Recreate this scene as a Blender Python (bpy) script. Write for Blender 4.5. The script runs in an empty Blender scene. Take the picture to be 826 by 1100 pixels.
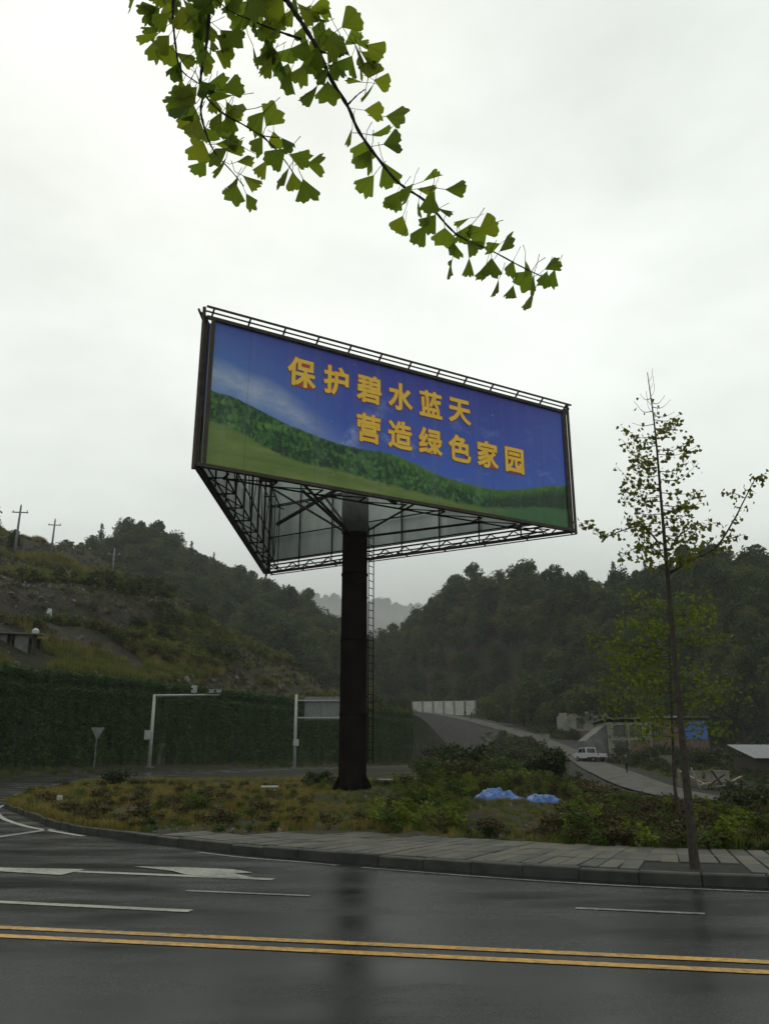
import bpy, math, random
import numpy as np
from mathutils import Vector, Matrix
PI = math.pi
random.seed(7); rng = np.random.default_rng(7)
scene = bpy.context.scene
COL = scene.collection

# ------------------------------------------------------------------ camera
EYE = 1.6
FPX, HZ = 880.0, 815.0                     # focal length and horizon in the 826 x 1100 frame
PITCH = math.atan((HZ - 550) / FPX)
CP, SP = math.cos(PITCH), math.sin(PITCH)
cam = bpy.data.cameras.new('camera'); camo = bpy.data.objects.new('camera', cam)
COL.objects.link(camo); scene.camera = camo
cam.sensor_fit = 'VERTICAL'; cam.sensor_height = 36.0; cam.lens = 36.0 * FPX / 1100.0
cam.clip_start = 0.05; cam.clip_end = 6000
camo.location = (0, 0, EYE); camo.rotation_euler = (PI / 2 + PITCH, 0, 0)

# ------------------------------------------------------------------ world, sun, exposure
SUN_EL, SUN_AZ = math.radians(52), math.radians(-18)      # azimuth from +Y towards +X
world = bpy.data.worlds.new('World'); scene.world = world; world.use_nodes = True
nt = world.node_tree; nt.nodes.clear()
def wn(t, **k):
    n = nt.nodes.new(t)
    for a, b in k.items(): setattr(n, a, b)
    return n
wo = wn('ShaderNodeOutputWorld'); bg_sky = wn('ShaderNodeBackground'); bg_cl = wn('ShaderNodeBackground'); mixs = wn('ShaderNodeMixShader')
sky = wn('ShaderNodeTexSky', sky_type='NISHITA', sun_disc=False, sun_elevation=SUN_EL, sun_rotation=SUN_AZ, air_density=1.0, dust_density=4.0, ozone_density=1.0)
nt.links.new(sky.outputs[0], bg_sky.inputs[0]); bg_sky.inputs[1].default_value = 0.08
tc = wn('ShaderNodeTexCoord'); sep = wn('ShaderNodeSeparateXYZ'); nt.links.new(tc.outputs['Generated'], sep.inputs[0])
ramp = wn('ShaderNodeValToRGB')
ramp.color_ramp.elements[0].position = 0.0; ramp.color_ramp.elements[0].color = (0.475, 0.505, 0.47, 1)
ramp.color_ramp.elements[1].position = 0.75; ramp.color_ramp.elements[1].color = (0.86, 0.91, 0.855, 1)
for p_, c_ in ((0.14, (0.565, 0.60, 0.56, 1)), (0.30, (0.78, 0.83, 0.775, 1)), (0.46, (0.925, 0.975, 0.915, 1))):
    e = ramp.color_ramp.elements.new(p_); e.color = c_
nt.links.new(sep.outputs['Z'], ramp.inputs[0])
mp = wn('ShaderNodeMapping'); mp.inputs['Scale'].default_value = (1.6, 1.6, 3.4); mp.inputs['Location'].default_value = (0.7, 0.2, 0.4)
nt.links.new(tc.outputs['Generated'], mp.inputs[0])
nz = wn('ShaderNodeTexNoise'); nz.inputs['Scale'].default_value = 1.5; nz.inputs['Detail'].default_value = 5; nz.inputs['Roughness'].default_value = 0.52
nt.links.new(mp.outputs[0], nz.inputs['Vector'])
mr = wn('ShaderNodeMapRange'); mr.inputs[1].default_value = 0.3; mr.inputs[2].default_value = 0.7; mr.inputs[3].default_value = 0.84; mr.inputs[4].default_value = 1.12
nt.links.new(nz.outputs[0], mr.inputs[0])
mul = wn('ShaderNodeVectorMath', operation='MULTIPLY'); nt.links.new(ramp.outputs[0], mul.inputs[0]); nt.links.new(mr.outputs[0], mul.inputs[1])
nt.links.new(mul.outputs[0], bg_cl.inputs[0]); bg_cl.inputs[1].default_value = 1.0
mixs.inputs[0].default_value = 0.95
nt.links.new(bg_sky.outputs[0], mixs.inputs[1]); nt.links.new(bg_cl.outputs[0], mixs.inputs[2]); nt.links.new(mixs.outputs[0], wo.inputs[0])

sun = bpy.data.lights.new('sun', 'SUN'); suno = bpy.data.objects.new('sun', sun); COL.objects.link(suno)
sun.energy = 0.5; sun.angle = math.radians(35); sun.color = (1.0, 0.97, 0.92)
sdir = Vector((math.sin(SUN_AZ) * math.cos(SUN_EL), math.cos(SUN_AZ) * math.cos(SUN_EL), math.sin(SUN_EL)))
suno.rotation_euler = (-sdir).to_track_quat('-Z', 'Y').to_euler(); suno.location = (0, 0, 60)
vs = scene.view_settings; vs.view_transform = 'Standard'; vs.look = 'None'; vs.exposure = 0.07; vs.gamma = 1.0; vs.use_curve_mapping = False
cy = scene.cycles; cy.use_denoising = True; cy.max_bounces = 4; cy.diffuse_bounces = 2; cy.glossy_bounces = 2
cy.transmission_bounces = 4; cy.transparent_max_bounces = 8; cy.volume_bounces = 0

# ------------------------------------------------------------------ helpers
def ray(px, py):
    u = (px - 413) / FPX; v = -(py - 550) / FPX
    return Vector((u, CP - v * SP, SP + v * CP))
def at(px, py, depth):                     # point seen at a pixel, at a distance along +Y
    r = ray(px, py); return Vector((0, 0, EYE)) + r * (depth / r.y)
def flat(px, py, z=0.0):                   # point seen at a pixel, at a height
    r = ray(px, py); return Vector((0, 0, EYE)) + r * ((z - EYE) / r.z)
def ss(x): x = np.clip(x, 0, 1); return x * x * (3 - 2 * x)
_H = rng.random((256, 256))
def vnoise(x, y):
    x = np.asarray(x, float); y = np.asarray(y, float)
    xi = np.floor(x).astype(int); yi = np.floor(y).astype(int); fx = ss(x - xi); fy = ss(y - yi)
    a = _H[xi & 255, yi & 255]; b = _H[(xi + 1) & 255, yi & 255]; c = _H[xi & 255, (yi + 1) & 255]; d = _H[(xi + 1) & 255, (yi + 1) & 255]
    return (a * (1 - fx) + b * fx) * (1 - fy) + (c * (1 - fx) + d * fx) * fy - 0.5
def fbm(x, y, o=4):
    r = 0; a = 1.0
    for i in range(o):
        r = r + a * vnoise(x * 2 ** i + 17.3 * i, y * 2 ** i + 9.1 * i); a *= 0.5
    return r

ORI = {}
def link(o, parent=None, origin=None):
    COL.objects.link(o)
    if parent is not None:
        o.parent = parent; ORI[o.name] = ORI[parent.name]
    else:
        ORI[o.name] = Vector(origin) if origin is not None else Vector((0, 0, 0)); o.location = ORI[o.name]
    return o
def tag(o, label=None, cat=None, group=None, kind=None):
    if label: o['label'] = label
    if cat: o['category'] = cat
    if group: o['group'] = group
    if kind: o['kind'] = kind
    return o
def empty(name, loc, label, cat, group=None):
    o = bpy.data.objects.new(name, None); o.empty_display_size = 0.3
    link(o, None, loc); return tag(o, label, cat, group)

class MB:
    def __init__(s): s.v = []; s.f = []
    def add(s, vs_, fs):
        b = len(s.v); s.v += [tuple(p) for p in vs_]; s.f += [tuple(i + b for i in q) for q in fs]; return s
    def box(s, c, size, rz=0.0, R=None):
        c = Vector(c); hx, hy, hz = [k / 2 for k in size]
        M = R if R is not None else Matrix.Rotation(rz, 3, 'Z')
        vs_ = [c + M @ Vector((x * hx, y * hy, z * hz)) for z in (-1, 1) for x, y in ((-1, -1), (1, -1), (1, 1), (-1, 1))]
        return s.add(vs_, [(3, 2, 1, 0), (4, 5, 6, 7), (0, 1, 5, 4), (1, 2, 6, 5), (2, 3, 7, 6), (3, 0, 4, 7)])
    def bar(s, p0, p1, w, h=None):
        p0 = Vector(p0); p1 = Vector(p1); d = p1 - p0; L = d.length
        if L < 1e-6: return s
        z = d / L; up = Vector((0, 0, 1)) if abs(z.z) < 0.95 else Vector((0, 1, 0))
        x = up.cross(z).normalized(); y = z.cross(x)
        R = Matrix((x, y, z)).transposed()
        return s.box((p0 + p1) / 2, (w, h or w, L), R=R)
    def tube(s, pts, rads, n=8, cap=True):
        pts = [Vector(p) for p in pts]; m = len(pts)
        if not hasattr(rads, '__len__'): rads = [rads] * m
        b = len(s.v); ref = Vector((0.31, 0.2, 0.93)).normalized(); prev = None
        for i in range(m):
            t = (pts[min(i + 1, m - 1)] - pts[max(i - 1, 0)]).normalized()
            if prev is None:
                x = ref.cross(t)
                if x.length < 0.15: x = Vector((1, 0, 0)).cross(t)
            else: x = prev - t * prev.dot(t)
            x.normalize(); prev = x; y = t.cross(x)
            for k in range(n):
                a = 2 * PI * k / n; s.v.append(tuple(pts[i] + (x * math.cos(a) + y * math.sin(a)) * rads[i]))
        for i in range(m - 1):
            for k in range(n):
                k2 = (k + 1) % n
                s.f.append((b + i * n + k, b + i * n + k2, b + (i + 1) * n + k2, b + (i + 1) * n + k))
        if cap:
            s.f.append(tuple(b + k for k in range(n - 1, -1, -1))); s.f.append(tuple(b + (m - 1) * n + k for k in range(n)))
        return s
    def prism(s, poly, z0, z1):
        n = len(poly); b = len(s.v)
        s.v += [(p[0], p[1], z0) for p in poly] + [(p[0], p[1], z1) for p in poly]
        s.f.append(tuple(b + i for i in range(n - 1, -1, -1))); s.f.append(tuple(b + n + i for i in range(n)))
        for i in range(n):
            j = (i + 1) % n; s.f.append((b + i, b + j, b + n + j, b + n + i))
        return s
    def mesh(s, name, mats=None, origin=(0, 0, 0), smooth=False):
        me = bpy.data.meshes.new(name); o = Vector(origin)
        me.from_pydata([(p[0] - o.x, p[1] - o.y, p[2] - o.z) for p in s.v], [], s.f)
        for m in (mats if isinstance(mats, (list, tuple)) else [mats]):
            if m: me.materials.append(m)
        if smooth: me.polygons.foreach_set('use_smooth', [True] * len(me.polygons))
        me.update(); return me
    def build(s, name, mat, parent=None, origin=None, smooth=False):
        og = ORI[parent.name] if parent is not None else Vector(origin or (0, 0, 0))
        o = bpy.data.objects.new(name, s.mesh(name, mat, og, smooth))
        return link(o, parent, og)
def raw_mesh(name, v, f, mat, smooth=False):
    me = bpy.data.meshes.new(name); me.from_pydata([tuple(p) for p in v], [], [tuple(q) for q in f])
    if mat: me.materials.append(mat)
    if smooth: me.polygons.foreach_set('use_smooth', [True] * len(me.polygons))
    me.update(); return me
def spline(pts, n):                        # Catmull-Rom resampling
    P = [Vector(p) for p in pts]; P = [P[0] * 2 - P[1]] + P + [P[-1] * 2 - P[-2]]; out = []
    for i in range(1, len(P) - 2):
        for k in range(n):
            t = k / n; a, b, c, d = P[i - 1], P[i], P[i + 1], P[i + 2]
            out.append(0.5 * (2 * b + (c - a) * t + (2 * a - 5 * b + 4 * c - d) * t * t + (3 * b - a - 3 * c + d) * t ** 3))
    out.append(P[-2]); return out

# ------------------------------------------------------------------ materials
class NT:
    def __init__(s, name):
        s.m = bpy.data.materials.new(name); s.m.use_nodes = True; s.t = s.m.node_tree; s.t.nodes.clear()
        s.out = s.t.nodes.new('ShaderNodeOutputMaterial'); s.b = s.t.nodes.new('ShaderNodeBsdfPrincipled')
        s.t.links.new(s.b.outputs[0], s.out.inputs[0])
    def n(s, t, **k):
        q = s.t.nodes.new(t)
        for a, b in k.items(): setattr(q, a, b)
        return q
    def l(s, a, b): s.t.links.new(a, b)
    def val(s, sock, v):
        if hasattr(v, 'is_output'): s.l(v, sock)
        else: sock.default_value = v
    def math(s, op, a, b=0.0, c=0.0, clamp=False):
        q = s.n('ShaderNodeMath', operation=op); q.use_clamp = clamp
        s.val(q.inputs[0], a); s.val(q.inputs[1], b); s.val(q.inputs[2], c); return q.outputs[0]
    def coord(s, which='Object'): return s.n('ShaderNodeTexCoord').outputs[which]
    def pos(s): return s.n('ShaderNodeNewGeometry').outputs['Position']
    def noise(s, vec, scale, detail=4, rough=0.55, sc=None):
        if sc:
            mp_ = s.n('ShaderNodeMapping'); mp_.inputs['Scale'].default_value = sc; s.l(vec, mp_.inputs[0]); vec = mp_.outputs[0]
        q = s.n('ShaderNodeTexNoise'); q.inputs['Scale'].default_value = scale; q.inputs['Detail'].default_value = detail; q.inputs['Roughness'].default_value = rough
        s.l(vec, q.inputs['Vector']); return q.outputs[0]
    def ramp(s, fac, stops):
        q = s.n('ShaderNodeValToRGB'); cr = q.color_ramp
        while len(cr.elements) < len(stops): cr.elements.new(0.5)
        for e_, (p_, c_) in zip(cr.elements, stops): e_.position = p_; e_.color = (*c_, 1) if len(c_) == 3 else c_
        s.l(fac, q.inputs[0]); return q.outputs[0]
    def mix(s, fac, a, b, blend='MIX'):
        q = s.n('ShaderNodeMix', data_type='RGBA', blend_type=blend)
        s.val(q.inputs[0], fac)
        for k, v in ((6, a), (7, b)):
            if hasattr(v, 'is_output'): s.l(v, q.inputs[k])
            else: q.inputs[k].default_value = (*v, 1)
        return q.outputs[2]
    def maprange(s, v, a, b, c, d):
        q = s.n('ShaderNodeMapRange'); s.l(v, q.inputs[0])
        for i, k in enumerate((a, b, c, d)): q.inputs[i + 1].default_value = k
        return q.outputs[0]
    def bump(s, h, strength, dist=0.02):
        q = s.n('ShaderNodeBump'); q.inputs['Strength'].default_value = strength; q.inputs['Distance'].default_value = dist
        s.l(h, q.inputs['Height']); s.l(q.outputs[0], s.b.inputs['Normal'])
    def base(s, c, rough=0.8, spec=0.3, metal=0.0):
        if hasattr(c, 'is_output'): s.l(c, s.b.inputs['Base Color'])
        else: s.b.inputs['Base Color'].default_value = (*c, 1)
        s.val(s.b.inputs['Roughness'], rough); s.b.inputs['Specular IOR Level'].default_value = spec; s.b.inputs['Metallic'].default_value = metal
        return s

def mottled(name, c0, c1, scale=3.0, rough=0.8, spec=0.3, bump=0.0, metal=0.0, detail=5, bd=0.02):
    m = NT(name); p = m.pos(); n_ = m.noise(p, scale, detail, 0.6)
    m.base(m.ramp(n_, [(0.3, c0), (0.7, c1)]), rough, spec, metal)
    if bump: m.bump(m.noise(p, scale * 6, 4), bump, bd)
    return m.m
def leaf_veined(name, c0, c1, trans):
    mt = foliage(name, c0, c1, trans, 0.55, 0.2, 1.0); t = mt.node_tree; bs = [n for n in t.nodes if n.type == 'BSDF_PRINCIPLED'][0]
    tc_ = t.nodes.new('ShaderNodeTexCoord'); sp_ = t.nodes.new('ShaderNodeSeparateXYZ'); at2 = t.nodes.new('ShaderNodeMath'); at2.operation = 'ARCTAN2'; mu = t.nodes.new('ShaderNodeMath'); mu.operation = 'MULTIPLY'; mu.inputs[1].default_value = 46; si = t.nodes.new('ShaderNodeMath'); si.operation = 'SINE'; bp = t.nodes.new('ShaderNodeBump'); bp.inputs['Strength'].default_value = 0.4; bp.inputs['Distance'].default_value = 0.02
    for a_, b_ in ((tc_.outputs['Object'], sp_.inputs[0]), (sp_.outputs['X'], at2.inputs[0]), (sp_.outputs['Y'], at2.inputs[1]), (at2.outputs[0], mu.inputs[0]), (mu.outputs[0], si.inputs[0]), (si.outputs[0], bp.inputs['Height']), (bp.outputs[0], bs.inputs['Normal'])): t.links.new(a_, b_)
    return mt
def foliage(name, c0, c1, trans=0.35, rough=0.6, spec=0.15, vary=0.6):
    m = NT(name); oi = m.n('ShaderNodeObjectInfo'); g = m.n('ShaderNodeNewGeometry')
    f = m.math('ADD', m.math('MULTIPLY', oi.outputs['Random'], vary), m.math('MULTIPLY', g.outputs['Random Per Island'], 1 - vary))
    c = m.ramp(f, [(0.1, c0), (0.9, c1)])
    m.base(c, rough, spec)
    tr = m.n('ShaderNodeBsdfTranslucent'); m.l(m.mix(1.0, c, (1.5, 1.6, 0.7), 'MULTIPLY'), tr.inputs[0])
    mx = m.n('ShaderNodeMixShader'); mx.inputs[0].default_value = trans
    m.l(m.b.outputs[0], mx.inputs[1]); m.l(tr.outputs[0], mx.inputs[2]); m.l(mx.outputs[0], m.out.inputs[0])
    return m.m

M = {}
# wet asphalt
m = NT('wet_asphalt'); p = m.pos()
big = m.noise(p, 0.35, 5, 0.6); mid = m.noise(p, 1.6, 4, 0.6, (0.35, 1.0, 1.0)); fine = m.noise(p, 55, 4, 0.75)
c = m.mix(m.maprange(fine, 0.45, 0.72, 0, 1), m.ramp(big, [(0.3, (0.0055, 0.006, 0.006)), (0.7, (0.011, 0.0115, 0.011))]), (0.030, 0.031, 0.030))
vr = m.n('ShaderNodeTexVoronoi', feature='DISTANCE_TO_EDGE'); vr.inputs['Scale'].default_value = 0.35
wv = m.n('ShaderNodeVectorMath', operation='ADD'); ncol = m.n('ShaderNodeTexNoise'); ncol.inputs['Scale'].default_value = 1.2; ncol.inputs['Detail'].default_value = 5
m.l(p, ncol.inputs['Vector']); sc_ = m.n('ShaderNodeVectorMath', operation='SCALE'); sc_.inputs[3].default_value = 1.6; m.l(ncol.outputs['Color'], sc_.inputs[0])
m.l(p, wv.inputs[0]); m.l(sc_.outputs[0], wv.inputs[1]); m.l(wv.outputs[0], vr.inputs['Vector'])
crack = m.math('MULTIPLY', m.math('LESS_THAN', vr.outputs['Distance'], 0.006), m.math('GREATER_THAN', big, 0.5))
c = m.mix(m.math('MULTIPLY', crack, 0.6), c, (0.010, 0.010, 0.010))
rg = m.math('ADD', m.maprange(mid, 0.3, 0.7, 0.15, 0.30), m.maprange(fine, 0.3, 0.7, -0.03, 0.05))
rt = m.n('ShaderNodeMapping'); rt.inputs['Rotation'].default_value = (0, 0, 0.205); m.l(p, rt.inputs[0]); sy = m.n('ShaderNodeSeparateXYZ'); m.l(rt.outputs[0], sy.inputs[0])
trk = m.math('SINE', m.math('ADD', m.math('MULTIPLY', sy.outputs['Y'], 3.6), m.math('MULTIPLY', big, 1.5)))
c = m.mix(m.maprange(trk, 0.2, 1.0, 0, 0.35), c, (0.005, 0.005, 0.005))
patch = m.maprange(m.noise(p, 0.22, 3, 0.5, (0.5, 1.4, 1)), 0.54, 0.60, 0, 1); c = m.mix(m.math('MULTIPLY', patch, 0.45), c, (0.020, 0.021, 0.021))
rg = m.math('ADD', rg, m.math('MULTIPLY', trk, -0.03))
m.base(c, rg, 0.16); m.bump(fine, 0.16, 0.005); M['asphalt'] = m.m
def paint(name, col, wear=0.45):
    m = NT(name); p = m.pos(); w = m.noise(p, 14, 5, 0.7); w2 = m.noise(p, 1.3, 3)
    f = m.math('MULTIPLY', m.maprange(m.math('ADD', w, m.math('MULTIPLY', w2, 0.5)), 0.62, 1.0, 0, 1), wear * 2, clamp=True)
    m.base(m.mix(f, col, (0.04, 0.04, 0.038)), 0.45, 0.4); m.bump(m.noise(p, 90, 3), 0.15, 0.005); return m.m
M['white_paint'] = paint('white_road_paint', (0.29, 0.285, 0.235), 0.5)
M['faint_paint'] = paint('worn_white_road_paint', (0.20, 0.20, 0.18), 0.75)
M['yellow_paint'] = paint('yellow_road_paint', (0.50, 0.265, 0.018), 0.5)
M['kerb'] = mottled('kerb_concrete', (0.018, 0.019, 0.016), (0.055, 0.055, 0.048), 2.5, 0.65, 0.25, 0.3)
M['paver'] = [mottled('paver_%s' % a, b, c_, 3, 0.6, 0.2, 0.25) for a, b, c_ in (('grey', (0.045, 0.043, 0.034), (0.09, 0.086, 0.07)), ('buff', (0.055, 0.051, 0.037), (0.105, 0.097, 0.073)), ('dark', (0.03, 0.03, 0.025), (0.068, 0.066, 0.055)))]
M['bedding'] = mottled('paving_bed', (0.015, 0.015, 0.012), (0.035, 0.034, 0.027), 6, 0.9, 0.15, 0.3)
# ground of soil, moss and gravel
m = NT('ground_soil'); p = m.pos(); a = m.noise(p, 0.12, 6, 0.62); b = m.noise(p, 0.9, 5, 0.65); d = m.noise(p, 6, 4, 0.7)
soil = m.ramp(b, [(0.25, (0.026, 0.022, 0.018)), (0.55, (0.050, 0.042, 0.035)), (0.8, (0.080, 0.070, 0.060))])
grs = m.ramp(d, [(0.3, (0.014, 0.020, 0.007)), (0.7, (0.038, 0.043, 0.014))])
at_ = m.n('ShaderNodeAttribute', attribute_name='gravel')
grv = m.ramp(d, [(0.3, (0.028, 0.027, 0.025)), (0.7, (0.075, 0.072, 0.066))])
c = m.mix(m.maprange(m.math('ADD', a, m.math('MULTIPLY', b, 0.6)), 0.72, 0.92, 1, 0), soil, grs)
c = m.mix(at_.outputs['Fac'], c, grv)
m.base(c, 0.9, 0.12); m.bump(m.math('ADD', d, m.math('MULTIPLY', b, 3.0)), 1.0, 0.35); M['ground'] = m.m
m = NT('verge_soil'); p = m.pos(); b = m.noise(p, 0.7, 5, 0.65); d = m.noise(p, 9, 5, 0.7)
soil = m.ramp(d, [(0.25, (0.017, 0.015, 0.011)), (0.55, (0.036, 0.031, 0.024)), (0.8, (0.075, 0.068, 0.057))])
grs = m.ramp(d, [(0.3, (0.018, 0.020, 0.007)), (0.7, (0.052, 0.046, 0.018))])
m.base(m.mix(m.maprange(b, 0.42, 0.58, 0, 1), soil, grs), 0.9, 0.15); m.bump(d, 0.7, 0.05); M['verge'] = m.m
M['dirt_road'] = mottled('pale_concrete_road', (0.045, 0.044, 0.039), (0.095, 0.09, 0.08), 0.8, 0.85, 0.1, 0.2)
M['forest_floor'] = M['ground']
# foliage families (dark, wet, autumn-tinged)
M['forest'] = foliage('forest_leaves', (0.0110, 0.0312, 0.0084), (0.0508, 0.0761, 0.0179), 0.22)
M['forest2'] = foliage('forest_leaves_olive', (0.0243, 0.0388, 0.0073), (0.0876, 0.0949, 0.0199), 0.25)
M['conifer'] = foliage('conifer_needles', (0.01, 0.026, 0.011), (0.026, 0.046, 0.019), 0.12)
M['bark'] = mottled('bark', (0.028, 0.024, 0.019), (0.07, 0.06, 0.048), 14, 0.9, 0.15, 0.5)
M['grass_g'] = foliage('grass_green', (0.0358, 0.0582, 0.0101), (0.0983, 0.1263, 0.0253), 0.3)
M['grass_y'] = foliage('grass_dry', (0.0946, 0.0768, 0.0198), (0.2117, 0.1582, 0.0513), 0.3)
M['weed'] = foliage('weed_leaves', (0.0196, 0.0369, 0.0076), (0.0618, 0.0866, 0.0184), 0.3)
M['weed_b'] = foliage('weed_leaves_bright', (0.0578, 0.0840, 0.0096), (0.1261, 0.1523, 0.0214), 0.35)
M['shrub'] = foliage('shrub_leaves', (0.0109, 0.0200, 0.0068), (0.0334, 0.0435, 0.0132), 0.2)
M['shrub_brown'] = foliage('shrub_leaves_brown', (0.0283, 0.0222, 0.0081), (0.0613, 0.0512, 0.0179), 0.2)
M['plume'] = foliage('reed_plumes', (0.16, 0.12, 0.09), (0.28, 0.22, 0.17), 0.3)
M['vine'] = foliage('vine_leaves', (0.0142, 0.0395, 0.0098), (0.0619, 0.1094, 0.0203), 0.2, 0.5, 0.3, 0.6)
M['ginkgo'] = [leaf_veined('ginkgo_leaf_%s' % a, b, c_, 0.6) for a, b, c_ in
    (('green', (0.095, 0.135, 0.022), (0.13, 0.17, 0.030)), ('yellowing', (0.14, 0.165, 0.022), (0.18, 0.195, 0.030)), ('deep', (0.065, 0.10, 0.022), (0.095, 0.135, 0.028)))]
M['sap_leaf'] = foliage('sapling_leaves', (0.0544, 0.0714, 0.0119), (0.1368, 0.1368, 0.0234), 0.45, vary=0.0)
M['sap_leaf2'] = foliage('sapling_leaves_green', (0.0507, 0.0759, 0.0078), (0.1274, 0.1526, 0.0165), 0.45, vary=0.0)
M['twig'] = mottled('twig_bark', (0.018, 0.016, 0.014), (0.045, 0.04, 0.034), 40, 0.8, 0.2)
# steel and panels
M['steel'] = mottled('dark_painted_steel', (0.012, 0.010, 0.008), (0.026, 0.021, 0.017), 4, 0.7, 0.12, 0.1)
M['pole'] = mottled('rusty_black_steel', (0.003, 0.0026, 0.0022), (0.012, 0.008, 0.006), 1.6, 0.9, 0.0, 0.1)
M['cap'] = mottled('grey_steel_cap', (0.09, 0.095, 0.09), (0.16, 0.17, 0.16), 2, 0.6, 0.2)
M['frame'] = mottled('frame_steel', (0.035, 0.029, 0.022), (0.075, 0.062, 0.050), 3, 0.7, 0.15)
m = NT('backing_sheet'); p = m.pos(); w = m.noise(p, 1.2, 5, 0.6, (1, 1, 0.3)); st = m.n('ShaderNodeTexWave', wave_type='BANDS', bands_direction='X'); st.inputs['Scale'].default_value = 4
m.l(m.coord(), st.inputs[0]); m.base(m.ramp(w, [(0.3, (0.44, 0.49, 0.46)), (0.7, (0.64, 0.70, 0.66))]), 0.45, 0.4, 0.2); m.bump(st.outputs[1], 0.35, 0.02); M['sheet'] = m.m
M['white_metal'] = mottled('white_painted_metal', (0.22, 0.24, 0.22), (0.33, 0.35, 0.33), 3, 0.5, 0.4)
M['galv'] = mottled('galvanised_sheet', (0.11, 0.12, 0.12), (0.18, 0.19, 0.19), 3, 0.6, 0.3, 0, 0.2)
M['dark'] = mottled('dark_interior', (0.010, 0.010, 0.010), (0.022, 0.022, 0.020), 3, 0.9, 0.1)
M['concrete'] = mottled('stained_concrete', (0.07, 0.072, 0.066), (0.15, 0.15, 0.14), 1.2, 0.85, 0.2, 0.3)
M['plaster'] = mottled('stained_white_plaster', (0.11, 0.108, 0.09), (0.24, 0.236, 0.20), 0.5, 0.85, 0.2, 0.15)
M['whitewash'] = mottled('streaked_whitewash', (0.30, 0.30, 0.27), (0.46, 0.46, 0.42), 0.7, 0.85, 0.2)
M['brick'] = mottled('brown_brickwork', (0.07, 0.05, 0.038), (0.14, 0.10, 0.075), 2.2, 0.9, 0.15, 0.3)
M['roof'] = mottled('grey_roofing', (0.07, 0.072, 0.07), (0.14, 0.14, 0.135), 2, 0.8, 0.2, 0.2)
M['tarp'] = mottled('blue_tarpaulin', (0.010, 0.065, 0.23), (0.022, 0.11, 0.34), 1.4, 0.4, 0.45, 0.3)
M['blue_sheet'] = mottled('blue_metal_sheet', (0.02, 0.07, 0.24), (0.04, 0.11, 0.32), 2, 0.45, 0.4)
M['pale_blue'] = mottled('pale_blue_roof_edge', (0.14, 0.26, 0.34), (0.22, 0.36, 0.44), 2, 0.5, 0.4)
M['wood'] = mottled('weathered_timber', (0.10, 0.08, 0.055), (0.24, 0.20, 0.15), 5, 0.85, 0.2, 0.2)
M['rubble'] = mottled('rubble_stone', (0.05, 0.05, 0.046), (0.14, 0.135, 0.125), 4, 0.85, 0.2, 0.4)
M['white_board'] = mottled('white_board', (0.32, 0.33, 0.31), (0.44, 0.44, 0.42), 5, 0.6, 0.3)
M['truck'] = mottled('white_car_paint', (0.36, 0.37, 0.36), (0.44, 0.45, 0.44), 3, 0.3, 0.5)
M['rubber'] = mottled('tyre_rubber', (0.012, 0.012, 0.012), (0.025, 0.025, 0.024), 8, 0.8, 0.2)
m = NT('dark_glass'); m.base((0.02, 0.024, 0.026), 0.08, 0.5); M['glass'] = m.m
m = NT('red_lens'); m.base((0.25, 0.012, 0.01), 0.3, 0.5); M['red'] = m.m
m = NT('letter_yellow'); p = m.pos(); m.base(m.ramp(m.noise(p, 2, 3), [(0.3, (0.84, 0.50, 0.035)), (0.7, (0.90, 0.60, 0.07))]), 0.5, 0.3); M['yellow'] = m.m
m = NT('letter_red'); m.base((0.42, 0.07, 0.05), 0.5, 0.3); M['letter_red'] = m.m

# billboard print: a flat printed picture of sky, wooded hill and meadow (panel local x = along, z = up)
m = NT('landscape_print'); oc = m.coord('Object'); sx = m.n('ShaderNodeSeparateXYZ'); m.l(oc, sx.inputs[0]); U, V = sx.outputs['X'], sx.outputs['Z']
def curve_fn(pts):                          # piecewise-linear height of a line over U (0..18 m) in metres (0..6)
    q = m.n('ShaderNodeValToRGB'); cr = q.color_ramp; cr.interpolation = 'CARDINAL'
    while len(cr.elements) < len(pts): cr.elements.new(0.5)
    for e_, (x_, y_) in zip(cr.elements, pts): e_.position = x_ / 18; e_.color = (y_ / 6,) * 3 + (1,)
    m.l(m.math('DIVIDE', U, 18.0), q.inputs[0]); return m.math('MULTIPLY', q.outputs[0], 6.0)
n_edge = m.noise(oc, 2.4, 5, 0.65); n_hi = m.noise(oc, 4.0, 5, 0.75, (1.6, 1, 0.8)); n_soft = m.noise(oc, 0.5, 3, 0.5)
wob = m.math('MULTIPLY', m.math('SUBTRACT', n_edge, 0.5), 0.35)
ridge = m.math('ADD', curve_fn([(0.4, 3.06), (1.6, 2.9), (3.1, 2.45), (4.7, 2.13), (6.4, 1.97), (8.1, 2.02), (9.5, 1.75), (10.4, 1.52), (12.9, 1.34), (14.5, 1.5), (16.1, 1.9), (17.6, 2.2)]), m.math('MULTIPLY', wob, 0.35))
mead = m.math('ADD', curve_fn([(0.4, 1.85), (1.3, 1.73), (2.4, 1.3), (4.0, 0.93), (5.6, 0.86), (7.3, 0.72), (8.6, 0.6), (10.4, 0.5), (12.0, 0.42), (13.4, 0.5), (15.5, 0.85), (17.6, 1.05)]), wob)
lin = lambda r, g, b_: tuple((k / 255 / 12.92) if k < 10 else ((k / 255 + 0.055) / 1.055) ** 2.4 for k in (r, g, b_))
skyc = m.mix(m.maprange(m.math('ADD', V, m.math('MULTIPLY', n_soft, 1.4)), 1.8, 6.6, 0, 1), lin(68, 106, 200), lin(56, 64, 162))
lft = m.math('MULTIPLY', m.maprange(U, 0.0, 6.0, 1, 0), m.maprange(V, 2.0, 6.0, 1, 0.25)); skyc = m.mix(m.math('MULTIPLY', lft, 0.85), skyc, lin(104, 158, 210))
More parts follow.
